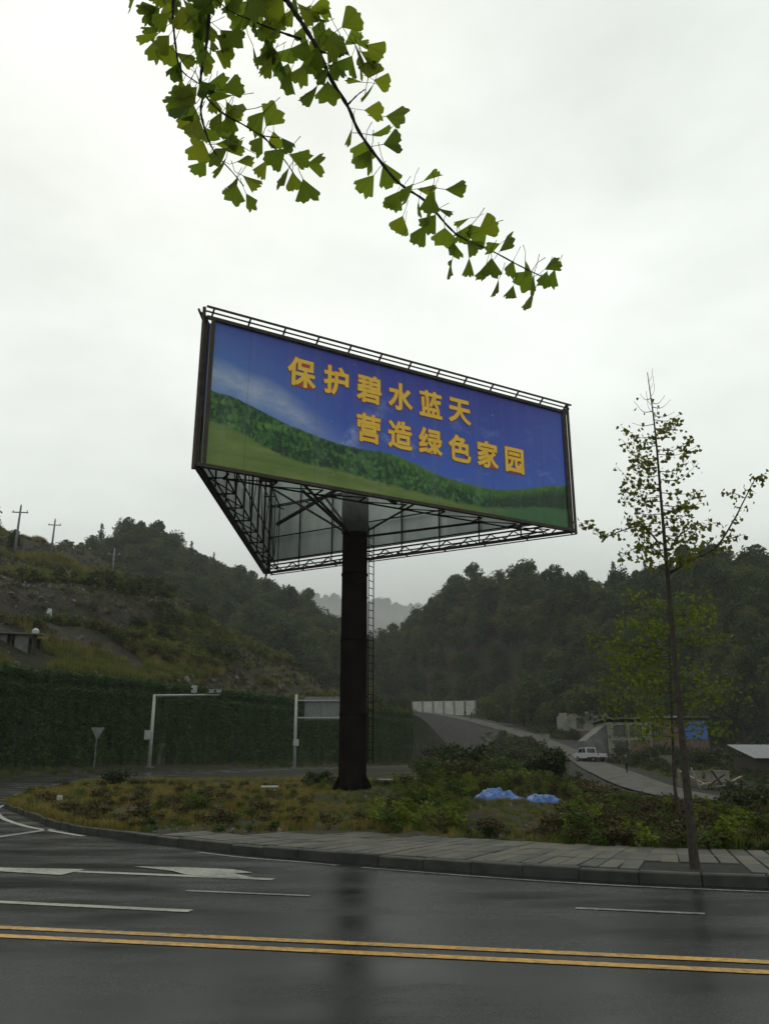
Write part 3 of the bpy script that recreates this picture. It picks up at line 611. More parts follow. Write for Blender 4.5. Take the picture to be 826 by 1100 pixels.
def conifer_tree(r, h, w, mat):
    cs_ = []
    for i in range(26):
        tt = i / 26; z = h * (0.16 + 0.82 * tt); rad = w * 0.5 * (1 - tt) ** 0.85 + 0.12
        for k in range(int(5 + 4 * (1 - tt))):
            a_ = r.random() * 2 * PI; L = rad * (0.7 + 0.4 * r.random())
            for q in np.linspace(0.15, 1, max(2, int(L * 5))): cs_.append((math.cos(a_) * L * q, math.sin(a_) * L * q, z - 0.25 * L * q + r.normal() * .06))
    v, f = leaf_cards(np.array(cs_), 0.30, r, 0.5)
    mb = MB(); mb.tube([(0, 0, -.5), (0, 0, h)], [w * .05, .02], 6)
    return multi_mesh('tree', [(v, f, mat), (mb.v, mb.f, M['bark'])])
R1 = np.random.default_rng(3)
P_FOREST = proto_collection('forest_proto', [broad_tree(R1, 8.5, 6.5, 15, 95, .30, M['forest']), broad_tree(R1, 7.0, 6.2, 13, 95, .28, M['forest2']), broad_tree(R1, 9.5, 5.6, 15, 95, .30, M['forest']),
    broad_tree(R1, 6.5, 5.2, 11, 95, .26, M['forest2'], .2), conifer_tree(R1, 10.5, 4.0, M['conifer']), broad_tree(R1, 8.0, 7.0, 16, 95, .32, M['forest'], .3)])
# forest over the mountains
fx, fy = [], []
for (y0, y1, stp) in ((95, 210, 4.0), (210, 360, 4.8), (360, 430, 7)):
    gy, gx = np.meshgrid(np.arange(y0, y1, stp), np.arange(-300, 300, stp), indexing='ij')
    gx = gx + rng.uniform(-.5, .5, gx.shape) * stp * .95; gy = gy + rng.uniform(-.5, .5, gx.shape) * stp * .95
    k = np.abs(gx) < gy * 0.56 + 12; fx.append(gx[k]); fy.append(gy[k])
fx = np.concatenate(fx); fy = np.concatenate(fy); fz, fdr, fwr, ffo, fs, ft = terrain(fx, fy)
pxs = 413 + fx / fy / CP * FPX; dlim = np.interp(pxs, RIDGE[:, 0], RIDGE[:, 2])
k = ffo & (fdr > 7) & (fy < dlim + 26) & ~((pxs > 432) & (pxs < 520) & (fy < 234))
fx, fy, fz = fx[k], fy[k], fz[k]; n_ = len(fx)
isc = 0.62 + 0.55 * rng.random(n_) + 0.25 * (fbm(fx * .06, fy * .06, 2) > 0.2)
kind_i = rng.choice(6, n_, p=[.24, .2, .2, .14, .05, .17])
scatter('hill_forest', P_FOREST, np.stack([fx, fy, fz - .4], 1), np.stack([rng.normal(0, .05, n_), rng.normal(0, .05, n_), rng.random(n_) * 6.28], 1), np.stack([isc * (0.9 + .3 * rng.random(n_)), isc * (0.9 + .3 * rng.random(n_)), isc * (0.85 + .4 * rng.random(n_))], 1), kind_i, 'dense dark green forest covering the hills under the misty sky', 'forest')
# far misty ridge
gy, gx = np.meshgrid(np.arange(560, 720, 9.0), np.arange(-130, 150, 8.0), indexing='ij'); gx = (gx + rng.uniform(-4, 4, gx.shape)).ravel(); gy = (gy + rng.uniform(-4, 4, gy.shape)).ravel()
gz = terrain(gx, gy)[0]; n_ = len(gx)
scatter('far_forest', P_FOREST, np.stack([gx, gy, gz - .4], 1), np.stack([np.zeros(n_), np.zeros(n_), rng.random(n_) * 6.28], 1), np.repeat((1.1 + .6 * rng.random(n_))[:, None], 3, 1), rng.choice(6, n_), 'faint wooded ridge fading into mist between the two hills', 'forest')

# grass, weeds, shrubs
def tuft(r, nb, h, w, spread, mat, lean=0.5):
    v = []; f = []
    for i in range(nb):
        a_ = r.random() * 6.28; q = spread * math.sqrt(r.random()); bx, by = math.cos(a_) * q, math.sin(a_) * q
        d_ = r.random() * 6.28; hh = h * (.5 + .6 * r.random()); ln = lean * hh * r.random(); dx, dy = math.cos(d_), math.sin(d_); px_, py_ = -dy * w, dx * w; b = len(v)
        v += [(bx - px_, by - py_, -.03), (bx + px_, by + py_, -.03), (bx + dx * ln * .35 + px_ * .8, by + dy * ln * .35 + py_ * .8, hh * .6), (bx + dx * ln * .35 - px_ * .8, by + dy * ln * .35 - py_ * .8, hh * .6), (bx + dx * ln, by + dy * ln, hh * (1 - .15 * ln / hh))]
        f += [(b, b + 1, b + 2, b + 3), (b + 3, b + 2, b + 4)]
    return np.array(v), f, mat
def leafy(r, n_, h, w, card, mat, stems=5, base=0.1):
    d_ = r.normal(size=(n_, 3)); d_ /= np.linalg.norm(d_, axis=1)[:, None]; rr = r.random(n_) ** .45
    lob = r.normal(size=(7, 3)) * [w * .22, w * .22, h * .16]; li = r.integers(0, 7, n_)
    c_ = d_ * rr[:, None] * [w * .30, w * .30, h * .32] + lob[li] + [0, 0, h * .52]; c_[:, 2] = np.maximum(c_[:, 2], base * h)
    v, f = leaf_cards(c_, card, r, .3)
    mb = MB()
    for i in range(stems):
        e_ = c_[r.integers(0, n_)]; mb.tube([(r.normal() * w * .04, r.normal() * w * .04, -.1), tuple(e_ * [.5, .5, .55]), tuple(e_)], [card * .13 + .004, card * .09 + .003, .003], 4)
    return [(v, f, mat), (mb.v, mb.f, M['bark'])]
R2 = np.random.default_rng(11)
P_GRASS = proto_collection('grass_proto', [
    multi_mesh('g', [tuft(R2, 26, .22, .006, .16, M['grass_y'], .9)]), multi_mesh('g', [tuft(R2, 26, .30, .007, .18, M['grass_y'], .7)]),      # 0,1 dry
    multi_mesh('g', [tuft(R2, 26, .26, .007, .16, M['grass_g'], .8)]), multi_mesh('g', [tuft(R2, 24, .50, .010, .14, M['grass_g'], .8)]),      # 2,3 green
    multi_mesh('g', leafy(R2, 150, .38, .45, .040, M['weed'])), multi_mesh('g', leafy(R2, 170, .62, .55, .05, M['weed_b'])), multi_mesh('g', leafy(R2, 170, .7, .6, .055, M['weed'])),  # 4,5,6
    multi_mesh('g', leafy(R2, 150, .55, .55, .045, M['shrub_brown']))])                                                                       # 7
def on_verge(n_, umin=0.0, umax=1.0, wmin=0.0, wmax=1.0, pw=1.0):
    iu = umin * (nu - 2) + rng.random(n_) * (umax - umin) * (nu - 2); jw = (wmin + (wmax - wmin) * rng.random(n_) ** pw) * (nv - 2)
    i, j = iu.astype(int), jw.astype(int); a_, b_ = (iu - i)[:, None], (jw - j)[:, None]
    G3 = np.stack([vg[..., 0], vg[..., 1], VZ], -1)
    return (G3[i, j] * (1 - a_) + G3[i + 1, j] * a_) * (1 - b_) + (G3[i, j + 1] * (1 - a_) + G3[i + 1, j + 1] * a_) * b_
pk_xy = np.array([(q[0].x, q[0].y) for q in fr]); pk_n = np.array([(q[2].x, q[2].y) for q in fr])
def off_pav(P_, keep_edge=0.03):
    d2 = ((P_[:, None, :2] - pk_xy[None]) ** 2).sum(-1); i = d2.argmin(1); off = ((P_[:, :2] - pk_xy[i]) * pk_n[i]).sum(1)
    wid = 0.165 + NR * PL * np.clip((pk_xy[i, 0] + 5.0) / 2.6, .15, 1); near = (P_[:, 0] > -4.7) & (P_[:, 0] < 11.5)
    return ~near | (off > wid + keep_edge)
pts = on_verge(23000, 0, .80, 0.0, 1, 1.0); pts = pts[off_pav(pts, .05)]
pts = pts[((pts[:, 0] + 1.41) ** 2 + (pts[:, 1] - 36.8) ** 2) > .8]
n_ = len(pts); den = fbm(pts[:, 0] * .35, pts[:, 1] * .35, 4); green = ss((pts[:, 0] + 2.5 + 4 * fbm(pts[:, 0] * .22 + 50, pts[:, 1] * .22, 3)) / 4.0)
sel = den > -.30 + .04 * (1 - green) + .13 * green; pts, den, green = pts[sel], den[sel], green[sel]; n_ = len(pts)
u = rng.random(n_) * 1.18; ki = np.where(u < green, rng.choice([2, 3, 4, 5, 6, 7], n_, p=[.40, .22, .13, .11, .06, .08]), rng.choice([0, 1, 2, 4, 7], n_, p=[.46, .37, .15, .015, .005]))
sc1 = (0.50 + .45 * rng.random(n_)) * (1 + .15 * green * ss((den + .1) / .5)); tall = 1 + .25 * green * ss((pts[:, 1] - 18) / 12)
ex = on_verge(12000, .15, .80, 0.03, .75); ex = ex[off_pav(ex, .05)]; ex = ex[((ex[:, 0] + 1.41) ** 2 + (ex[:, 1] - 36.8) ** 2) > .8]; ge = ss((ex[:, 0] + 1.5) / 4); ex = ex[rng.random(len(ex)) < .25 + .75 * ge]; ne = len(ex)
pts = np.concatenate([pts, ex]); ki = np.concatenate([ki, rng.choice([0, 2, 2, 7, 4, 1], ne)]); sc1 = np.concatenate([sc1, .35 + .4 * rng.random(ne)]); tall = np.concatenate([tall, np.ones(ne)]); n_ = len(pts)
vpx = 413 + pts[:, 0] / pts[:, 1] / CP * FPX; low_ = (vpx > 500) & (vpx < 612) & (pts[:, 1] > 18.5) & (pts[:, 1] < 32); ki = np.where(low_, rng.choice([0, 2], n_), ki); sc1 = np.where(low_, sc1 * .75, sc1); tall = np.where(low_, 1, tall)
pf_ = (vpx > 335) & (vpx < 425) & (pts[:, 1] > 19) & (pts[:, 1] < 38); sc1 = np.where(pf_, sc1 * .62, sc1); ki = np.where(pf_ & (ki > 3), 2, ki)
right_ = (vpx > 590) & (pts[:, 1] > 18); sc1 = np.where(right_, sc1 * .72, sc1); ki = np.where(right_ & (rng.random(n_) < .3), 7, ki)
edge_ = pts[:, 1] > 40; ki = np.where(edge_ & (pts[:, 0] < 3), rng.choice([0, 1, 2], n_), ki)
scatter('verge_weeds', P_GRASS, pts, np.stack([rng.normal(0, .1, n_), rng.normal(0, .1, n_), rng.random(n_) * 6.28], 1), np.stack([sc1 * 1.15, sc1 * 1.15, sc1 * tall], 1), ki, 'dry grass and green weeds growing over the roadside verge', 'grass')
# coarse vegetation of the left hillside
M['hill_g'] = foliage('hill_grass', (0.055, 0.066, 0.014), (0.135, 0.135, 0.034), .3)
M['hill_y'] = foliage('hill_straw', (0.095, 0.078, 0.03), (0.2, 0.16, 0.07), .3)
M['hill_b'] = foliage('hill_bright', (0.065, 0.08, 0.014), (0.14, 0.15, 0.03), .3)
P_HILL = proto_collection('hillside_proto', [
    multi_mesh('h', [tuft(R2, 34, .9, .022, .55, M['hill_g'], .8)]), multi_mesh('h', [tuft(R2, 34, 1.1, .022, .5, M['hill_y'], .8)]), multi_mesh('h', leafy(R2, 170, 1.3, 1.6, .12, M['weed'])),
    multi_mesh('h', leafy(R2, 200, 1.9, 2.2, .15, M['shrub'])), multi_mesh('h', leafy(R2, 150, 1.1, 1.4, .11, M['hill_b'])), multi_mesh('h', leafy(R2, 150, 1.2, 1.5, .11, M['shrub_brown'])),
    multi_mesh('h', [tuft(R2, 26, 1.3, .02, .35, M['hill_g'], .6), tuft(R2, 12, 2.1, .035, .3, M['plume'], .5)]), multi_mesh('h', leafy(R2, 220, 2.6, 2.6, .17, M['forest2']))])
n0 = 80000; sA = .8 + 130 * rng.random(n0) ** 1.15; tA = -30 + 130 * rng.random(n0); hx, hy = xy_of(sA, tA); hz_, hdr, _, hfo, _, _ = terrain(hx, hy)
den = fbm(hx * .07, hy * .11, 4); bare = fbm(hx * .05 + 31, hz_ * .16 + 7, 3); hpx = 413 + hx / hy / CP * FPX; bare = bare - .55 * ss((hpx - 215) / 60) * ss((375 - hpx) / 25) * ss((26 - sA) / 10) * ss((sA - 3) / 3)
k = (~hfo) & (np.abs(hx) < hy * .52 + 6) & (den > -.25) & ((bare > -.06) | (rng.random(n0) < .20)); hx, hy, hz_, den, sA = hx[k], hy[k], hz_[k], den[k], sA[k]; bare = bare[k]; n_ = len(hx)
u = .5 + .45 * (rng.random(n_) - .5) + .95 * fbm(hx * .05 + 9, hz_ * .14, 3)
ki = np.select([u < .26, u < .48, u < .60, u < .68, u < .84, u < .91, u < .985], [0, 1, 5, 2, 4, 3, 6], 7)
thin = bare < -.06; ki = np.where(thin, rng.choice([5, 1, 0], n_, p=[.5, .3, .2]), ki); sc1 = (.45 + .55 * rng.random(n_)) * np.where(thin, .6, 1)
scatter('hillside_scrub', P_HILL, np.stack([hx, hy, hz_ - .05], 1), np.stack([rng.normal(0, .1, n_), rng.normal(0, .1, n_), rng.random(n_) * 6.28], 1), np.repeat(sc1[:, None], 3, 1), ki, 'rough grass, reeds and scrub over the terraced hillside above the wall', 'scrub')
# scrub over the gravel bank, wall foot and valley floor
n0 = 26000; qx = rng.uniform(-30, 55, n0); qy = rng.uniform(50, 190, n0); qz, qdr, _, qfo, qs, qt = terrain(qx, qy)
den = fbm(qx * .09 + 3, qy * .09, 4)
k = (~qfo) & (qdr > 4.0) & (np.abs(qx) < qy * .52 + 4) & (((qs < -14.2) & (qx > 4)) | ((qs > -6.0) & (qs < -0.7)) | (qt > TB + 1)) & (den > -.05 - .16 * (qx > 8)) & (qs < .1)
qx, qy, qz = qx[k], qy[k], qz[k]; n_ = len(qx); wallfoot = st_of(qx, qy)[0] > -6.2
ki = np.where(wallfoot, rng.choice([0, 2], n_), rng.choice([0, 1, 2, 3, 4, 5], n_, p=[.2, .1, .25, .15, .1, .2])); sc1 = (.5 + .6 * rng.random(n_)) * np.where(wallfoot, .35, 1) * np.where((qy < 95) & (qx > 8), .40, 1)
scatter('valley_scrub', P_HILL, np.stack([qx, qy, qz - .05], 1), np.stack([np.zeros(n_), np.zeros(n_), rng.random(n_) * 6.28], 1), np.repeat(sc1[:, None], 3, 1), ki, 'low scrub and weeds along the valley road and wall foot', 'scrub')
# rubble lying in the weeds
def stone_mesh(r):
    import bmesh
    bm = bmesh.new(); bmesh.ops.create_icosphere(bm, subdivisions=1, radius=.5)
    for q in bm.verts: q.co = Vector((q.co.x * 1.2, q.co.y, q.co.z * .7)) * (.7 + .5 * r.random())
    me_ = bpy.data.meshes.new('stone'); bm.to_mesh(me_); bm.free(); me_.materials.append(M['rubble']); return me_
P_ST = proto_collection('stone_proto', [stone_mesh(R2) for i in range(4)])
p1_ = on_verge(900, .48, .72, .10, .22); p2_ = on_verge(700, .05, .7, .02, .6); pts = np.concatenate([p1_, p2_]); pts = pts[off_pav(pts, .0)]
bx_ = rng.uniform(0, 20, 900); by_ = rng.uniform(118, 185, 900); bz_, bd_, _, bf_, bs_, _ = terrain(bx_, by_); k = (bd_ > 3.5) & (bd_ < 16) & (~bf_) & (bs_ < -.5)
n1 = len(pts); pts = np.concatenate([pts, np.stack([bx_[k], by_[k], bz_[k]], 1)])
sR = .8 + 60 * rng.random(5000); tR = -25 + 120 * rng.random(5000); rx_, ry_ = xy_of(sR, tR); rz_, _, _, rf_, _, _ = terrain(rx_, ry_); k = (~rf_) & (fbm(rx_ * .05 + 31, rz_ * .16 + 7, 3) < .02); pts = np.concatenate([pts, np.stack([rx_[k], ry_[k], rz_[k]], 1)]); n_ = len(pts)
sc1 = np.where(np.arange(n_) < n1, .05 + .16 * rng.random(n_) ** 2.2, .2 + .7 * rng.random(n_) ** 3)
scatter('rubble', P_ST, pts, rng.random((n_, 3)) * 6.28, np.repeat(sc1[:, None], 3, 1), rng.integers(0, 4, n_), 'broken grey stones and rubble scattered over the verge and slopes', 'rubble')

# ------------------------------------------------------------------ retaining wall with hanging vines
def wall_pt(s, t, z): x, y = xy_of(s, t); return Vector((x, y, z))
def wtop(t): return base_low(*xy_of(-0.2, t)) + 7.0
rw = empty('retaining_wall', wall_pt(0, 25, base_low(*xy_of(-.2, 25))), 'tall concrete retaining wall covered in hanging vines below the hillside', 'wall')
for nm, s0, s1, dz0, dz1, mt in (('wall_face', -.05, .45, -8.2, -.02, M['concrete']), ('coping', -.14, .50, -.02, .10, M['concrete'])):
    mb = MB(); vv = []; T0 = np.linspace(-23.9, TB, 40)
    for t_ in T0:
        for s_, dz in ((s0, dz0), (s0, dz1), (s1, dz1), (s1, dz0)): vv.append(wall_pt(s_, t_, wtop(t_) + dz))
    n_ = len(T0); mb.add(vv, [(4 * i + k, 4 * i + (k + 1) % 4, 4 * i + 4 + (k + 1) % 4, 4 * i + 4 + k) for i in range(n_ - 1) for k in range(4)] + [(3, 2, 1, 0), (4 * n_ - 4, 4 * n_ - 3, 4 * n_ - 2, 4 * n_ - 1)])
    mb.build(nm, mt, rw)
def strand(r, L):
    n_ = int(30 * L); z = -L * r.random(n_) ** .9; c_ = np.stack([r.normal(0, .13, n_), -.06 - np.abs(r.normal(0, .09, n_)) * (1 + .3 * z / L), z], 1)
    v, f = leaf_cards(c_, .085, r, 0.0); return multi_mesh('vine', [(v, f, M['vine'])])
P_VINE = proto_collection('vine_proto', [strand(R2, 2.0), strand(R2, 3.2), strand(R2, 4.5), strand(R2, 2.6)])
n0 = 4200; tv = -23 + (TB + 22.5) * rng.random(n0); tv = tv[(fbm(tv * .35, tv * 0 + 3.3, 3) + .35 * rng.random(n0)) > -.36]; n0 = len(tv); zv = 7.05 * np.where(rng.random(n0) < .42, 1.0 + .05 * rng.random(n0), rng.random(n0) ** .7)
Lk = rng.integers(0, 4, n0); LL = np.array([2.0, 3.2, 4.5, 2.6]); zv = np.maximum(zv, LL[Lk] * .8); vx, vy = xy_of(-.08, tv); vz = base_low(*xy_of(-.2, tv)) + zv
ang = math.atan2(DW[1], DW[0])
scatter('hanging_vines', P_VINE, np.stack([vx, vy, vz], 1), np.stack([rng.normal(0, .03, n0), rng.normal(0, .03, n0), np.full(n0, ang)], 1), np.stack([.8 + .8 * rng.random(n0), .7 + 1.0 * rng.random(n0), .8 + .3 * rng.random(n0)], 1), Lk, 'dark green vines hanging in strands down the retaining wall', 'vines')

# ------------------------------------------------------------------ billboard
BZ = 11.70; V0 = Vector((-6.78, 27.80, 0)); YAW = math.radians(30)
C3 = [V0, V0 + 18 * Vector((math.cos(YAW), math.sin(YAW), 0)), V0 + 18 * Vector((0, 1, 0))]; CEN = (C3[0] + C3[1] + C3[2]) / 3 + Vector((.22, -.1, 0))
BB = empty('billboard', (CEN.x, CEN.y, verge_z(CEN.x, CEN.y).item() - .1), 'three-sided billboard with blue landscape print and yellow Chinese lettering on a dark steel pole', 'billboard')
zg = ORI[BB.name].z
mb = MB(); mb.tube([(CEN.x, CEN.y, zg - .6), (CEN.x, CEN.y, zg + .15), (CEN.x, CEN.y, zg + .151), (CEN.x, CEN.y, BZ - .12)], [.66, .66, .60, .575], 40, True); pole = mb.build('pole', M['pole'], BB, smooth=True)
pole.data.polygons.foreach_set('use_smooth', [len(q.vertices) == 4 for q in pole.data.polygons])
for z_ in (3.2, 6.4, 9.4): MB().tube([(CEN.x, CEN.y, zg + z_), (CEN.x, CEN.y, zg + z_ + .09)], .610, 40).build('weld_band', M['pole'], pole)
for k in range(8):
    a_ = k * PI / 4 + .2; d_ = Vector((math.cos(a_), math.sin(a_), 0)); q_ = d_.cross(Vector((0, 0, 1))) * .03; b_ = Vector((CEN.x, CEN.y, zg)); up = Vector((0, 0, .75))
    MB().add([b_ + d_ * .58 + up, b_ + d_ * .58, b_ + d_ * .95, b_ + d_ * .58 + up + q_, b_ + d_ * .58 + q_, b_ + d_ * .95 + q_], [(0, 1, 2), (5, 4, 3), (0, 3, 4, 1), (1, 4, 5, 2), (2, 5, 3, 0)]).build('base_gusset', M['pole'], pole)
mb = MB(); mb.tube([(CEN.x, CEN.y, BZ - .12), (CEN.x, CEN.y, BZ - .08), (CEN.x, CEN.y, BZ + 1.0), (CEN.x, CEN.y, BZ + 2.9)], [.57, .63, .63, .6], 32); mb.build('column_cap', M['cap'], BB, smooth=True)
# ladder on the right of the pole
la = Vector((CEN.x + .66, CEN.y + .1, 0)); mb = MB()
for dx in (-.02, .20): mb.bar(la + Vector((dx, .35 * (dx > .1), zg + 1.2)), la + Vector((dx, .35 * (dx > .1), BZ + .3)), .045)
lad = mb.build('ladder', M['pole'], BB)
for i in range(30): MB().bar(la + Vector((-.02, 0, zg + 1.4 + i * .34)), la + Vector((.20, .35, zg + 1.4 + i * .34)), .028).build('rung', M['pole'], lad)
for i in range(5): MB().bar(Vector((CEN.x + .3, CEN.y, zg + 1.8 + i * 2.2)), la + Vector((.0, 0, zg + 1.8 + i * 2.2)), .04).build('ladder_bracket', M['pole'], lad)
H_ = 6.0; INW = 0.85
fonts_done = []
def side(k):
    a_, b_ = C3[k], C3[(k + 1) % 3]; d_ = (b_ - a_).normalized(); n_ = Vector((d_.y, -d_.x, 0)); rz = math.atan2(d_.y, d_.x)
    P_ = lambda u, w, v: a_ + d_ * u + n_ * w + Vector((0, 0, BZ + v))       # u along, w outward, v up
    # picture panel
    pn = MB(); x0, x1, z0, z1 = .34, 17.72, (.6 if k == 1 else .14), 5.96; pn.add([(x0, 0, z0), (x1, 0, z0), (x1, 0, z1), (x0, 0, z1), (x0, .07, z0), (x1, .07, z0), (x1, .07, z1), (x0, .07, z1)], [(0, 1, 2, 3), (7, 6, 5, 4), (0, 4, 5, 1), (1, 5, 6, 2), (2, 6, 7, 3), (3, 7, 4, 0)])
    po = bpy.data.objects.new('picture_panel', pn.mesh('picture_panel', M['print'])); link(po, BB); po.location = P_(0, 0, 0) - ORI[BB.name]; po.rotation_euler.z = rz
    if k == 0: po['label'] = 'printed blue sky and green hills with yellow slogan'
    # border frame
    for (u0, v0_, u1, v1_, w_) in ((0.0, .06, 18.0, .06, .13 if k != 1 else .07), (0.0, 6.02, 18.0, 6.02, .10), (.26, .12, .26, 5.98, .13), (17.82, .12, 17.82, 5.98, .19)):
        MB().bar(P_(u0, .05, v0_), P_(u1, .05, v1_), w_, .14).build('frame_bar', M['frame'], BB)
    # light rail above the picture
    mb = MB(); mb.bar(P_(-.1, .30, 6.33), P_(18.1, .30, 6.33), .07); mb.bar(P_(-.1, .10, 6.24), P_(18.1, .10, 6.24), .05); tr = mb.build('top_rail', M['frame'], BB)
    for i in range(13): MB().bar(P_(.2 + i * 1.47, -.02, 6.1), P_(.2 + i * 1.47, .30, 6.36), .06).build('rail_post', M['steel'], tr)
    # backing sheets, uprights and crossbars behind the picture
    ub = np.linspace(.34, 17.72, 9)
    for i in range(8):
        s_ = MB(); z0_ = .62 if k == 1 else .15; s_.box(P_((ub[i] + ub[i + 1]) / 2, -.105, (z0_ + 5.95) / 2), (ub[i + 1] - ub[i] - .02, .03, 5.95 - z0_), rz); s_.build('backing_sheet', M['sheet'], BB)
        MB().bar(P_(ub[i], -.20, .05), P_(ub[i], -.20, 6.05), .06, .09).build('upright', M['steel'], BB)
    for v_ in ((.62 if k == 1 else .12), 2.0, 3.9, 5.8): MB().bar(P_(.3, -.30, v_), P_(17.7, -.30, v_), .05, .06).build('crossbar', M['steel'], BB)
    # inner truss
    lo, hi = 1.3, 16.7
    for v_ in (.0, 3.6): MB().bar(P_(lo, -INW, v_), P_(hi, -INW, v_), .055, .055).build('truss_chord', M['steel'], BB)
    ut = np.linspace(lo, hi, 9); mb = MB(); mc = MB()
    for i in range(9):
        if k == 2: MB().bar(P_(ut[i], -INW, 0), P_(ut[i], -INW, 3.6), .038).build('truss_post', M['steel'], BB)
        
        for v_ in (0, 3.6): MB().bar(P_(ut[i], -INW, v_), P_(ut[i], -.2, v_), .05).build('truss_tie', M['steel'], BB)
        if i < 8 and k == 2: (mc.bar(P_(ut[i], -INW, 0), P_(ut[i + 1], -INW, 3.6), .036) if i % 2 else mc.bar(P_(ut[i], -INW, 3.6), P_(ut[i + 1], -INW, 0), .036))
        if i < 8: mc.bar(P_(ut[i], -INW, 0), P_(ut[i + 1], -.2, 0), .04)
    mc.build('truss_brace', M['steel'], BB)
    # catwalk lattice outside the bottom edge
    if k == 1:
        mb = MB(); mb.bar(P_(0, .1, .50), P_(18, .1, .50), .07)
        for i in range(30): mb.bar(P_(i * .6, .08, (.05, .48)[i % 2]), P_(i * .6 + .6, .08, (.48, .05)[i % 2]), .05)
        mb.build('lattice', M['frame'], BB)
    for i in range(9):
        if k == 1: MB().bar(P_(i * 2.2 + .2, .02, .05), P_(i * 2.2 + .2, .45, .02), .05).build('bracket', M['frame'], BB)
    if k == 1: MB().bar(P_(0, .45, .02), P_(18, .45, .02), .045).build('catwalk_edge', M['frame'], BB)
    # corner post
    MB().bar(P_(-.10, -.02, -.12), P_(-.10, -.02, 6.45), .11).build('corner_post', M['frame'], BB)
    # main radial beams from the column
    c_ = Vector((CEN.x, CEN.y, BZ + 2.6))
    MB().bar(c_, P_(9, -INW, 2.6), .14, .2).build('main_beam', M['steel'], BB)
    MB().bar(c_, P_(1.2, -.7, 2.6), .12, .16).build('main_beam', M['steel'], BB)
    for u_ in (4.6, 13.4): MB().bar(c_ + Vector((0, 0, -2.9)), P_(u_, -INW, .05 if k == 0 else 3.6), .09).build('strut', M['steel'], BB)
    if k == 0:
        row1, row2 = '保护碧水蓝天', '营造绿色家园'; chars = [(c2, 4.01 + 1.534 * i, 4.70) for i, c2 in enumerate(row1)] + [(c2, 7.07 + 1.518 * i, 2.93) for i, c2 in enumerate(row2)]
        for ch, u_, v_ in chars:
            me0 = None
            for nm, off, mat, w_, rr, nc in (('letter_outline', .036, M['letter_red'], .006, .036, 8), ('letter', .020, M['yellow'], .022, .022, 4)):
                cu = bpy.data.curves.new('t', 'FONT'); cu.body = ch; cu.size = 1.30; cu.align_x = 'CENTER'; cu.align_y = 'CENTER'; cu.offset = off; cu.resolution_u = 3; cu.fill_mode = 'FRONT'
                to = bpy.data.objects.new('t', cu); COL.objects.link(to); dg = bpy.context.evaluated_depsgraph_get(); me_ = bpy.data.meshes.new_from_object(to.evaluated_get(dg)); bpy.data.objects.remove(to)
                co = np.array([q.co[:] for q in me_.vertices]); fs_ = [tuple(q.vertices) for q in me_.polygons]
                if nm == 'letter_outline': cc = (co.min(0) + co.max(0)) / 2
                co = co - cc; mb = MB()
                for c_i in range(nc):                         # several shifted layers make the strokes bold
                    a2 = 2 * PI * c_i / nc + .4
                    mb.add([(u_ + .92 * p_[0] + rr * math.cos(a2), -w_ - .0012 * c_i, v_ + p_[1] + rr * math.sin(a2)) for p_ in co], fs_)
                o2 = bpy.data.objects.new(nm, mb.mesh(nm, mat)); o2.parent = po; COL.objects.link(o2)
for k in range(3): side(k)

# ------------------------------------------------------------------ gantries and signs by the wall
def ground_at(px, depth):
    x = (px - 413) / FPX * CP * depth; return Vector((x, depth, tz(x, depth)))
b = ground_at(161, 71); g1 = empty('camera_gantry', b, 'white mast arm with traffic cameras in front of the vine wall', 'traffic camera')
h = at(167, 746, 71).z - b.z; MB().tube([b + Vector((0, 0, -.3)), b + Vector((0.0, 0, h))], [.17, .12], 14).build('mast', M['white_metal'], g1, smooth=True)
top = b + Vector((0, 0, h - .1)); end = top + Vector((5.4, .6, .12)); MB().tube([top, end], [.11, .07], 10).build('arm', M['white_metal'], g1, smooth=True)
MB().box(b + Vector((-.28, -.05, 2.6)), (.5, .35, .75)).build('control_box', M['white_metal'], g1)
MB().box(b + Vector((0, 0, .02)), (.6, .6, .12)).build('base_plate', M['concrete'], g1)
for f_, nm in ((.60, 'flash_box'), (.86, 'camera_unit'), (.97, 'camera_unit')):
    c_ = top.lerp(end, f_) + Vector((0, 0, .3 if nm == 'camera_unit' else .5)); mb = MB()
    if nm == 'flash_box': mb.box(c_, (.42, .3, .62)); mb.bar(c_, c_ - Vector((0, 0, .5)), .07)
    else: mb.box(c_, (.42, .55, .24), .4); mb.box(c_ + Vector((0, 0, .14)), (.5, .7, .03), .4); mb.bar(c_, c_ - Vector((0, 0, .3)), .07)
    q = mb.build(nm, M['white_metal'], g1)
    MB().tube([c_ + Vector((-.12, -.24, 0)), c_ + Vector((-.16, -.34, 0))], .08, 10).build('lens', M['glass'], q)
b = ground_at(316.5, 80); g2 = empty('sign_gantry', b, 'grey road sign panel seen from behind on a white post beside the billboard pole', 'road sign')
h = at(318, 746, 80).z - b.z; MB().tube([b + Vector((0, 0, -.3)), b + Vector((0, 0, h))], [.17, .13], 14).build('post', M['white_metal'], g2, smooth=True)
for dz in (-.55, -2.15): MB().bar(b + Vector((0, 0, h + dz)), b + Vector((5.3, .2, h + dz)), .13).build('rail', M['white_metal'], g2)
sp = MB().box(b + Vector((3.0, .32, h - 1.28)), (4.4, .05, 2.2)).build('sign_panel', M['galv'], g2)
for i in range(4): MB().box(b + Vector((1.2 + i * 1.2, .26, h - 1.28)), (.06, .05, 2.15)).build('stiffener', M['galv'], sp)
MB().box(b + Vector((.1, -.1, 2.3)), (.5, .3, .6)).build('control_box', M['white_metal'], g2); MB().box(b + Vector((0, 0, .02)), (.6, .6, .12)).build('base_plate', M['concrete'], g2)
b = ground_at(102, 66); yl = empty('yield_sign', b, 'small grey inverted triangle sign on a thin post near the wall', 'road sign')
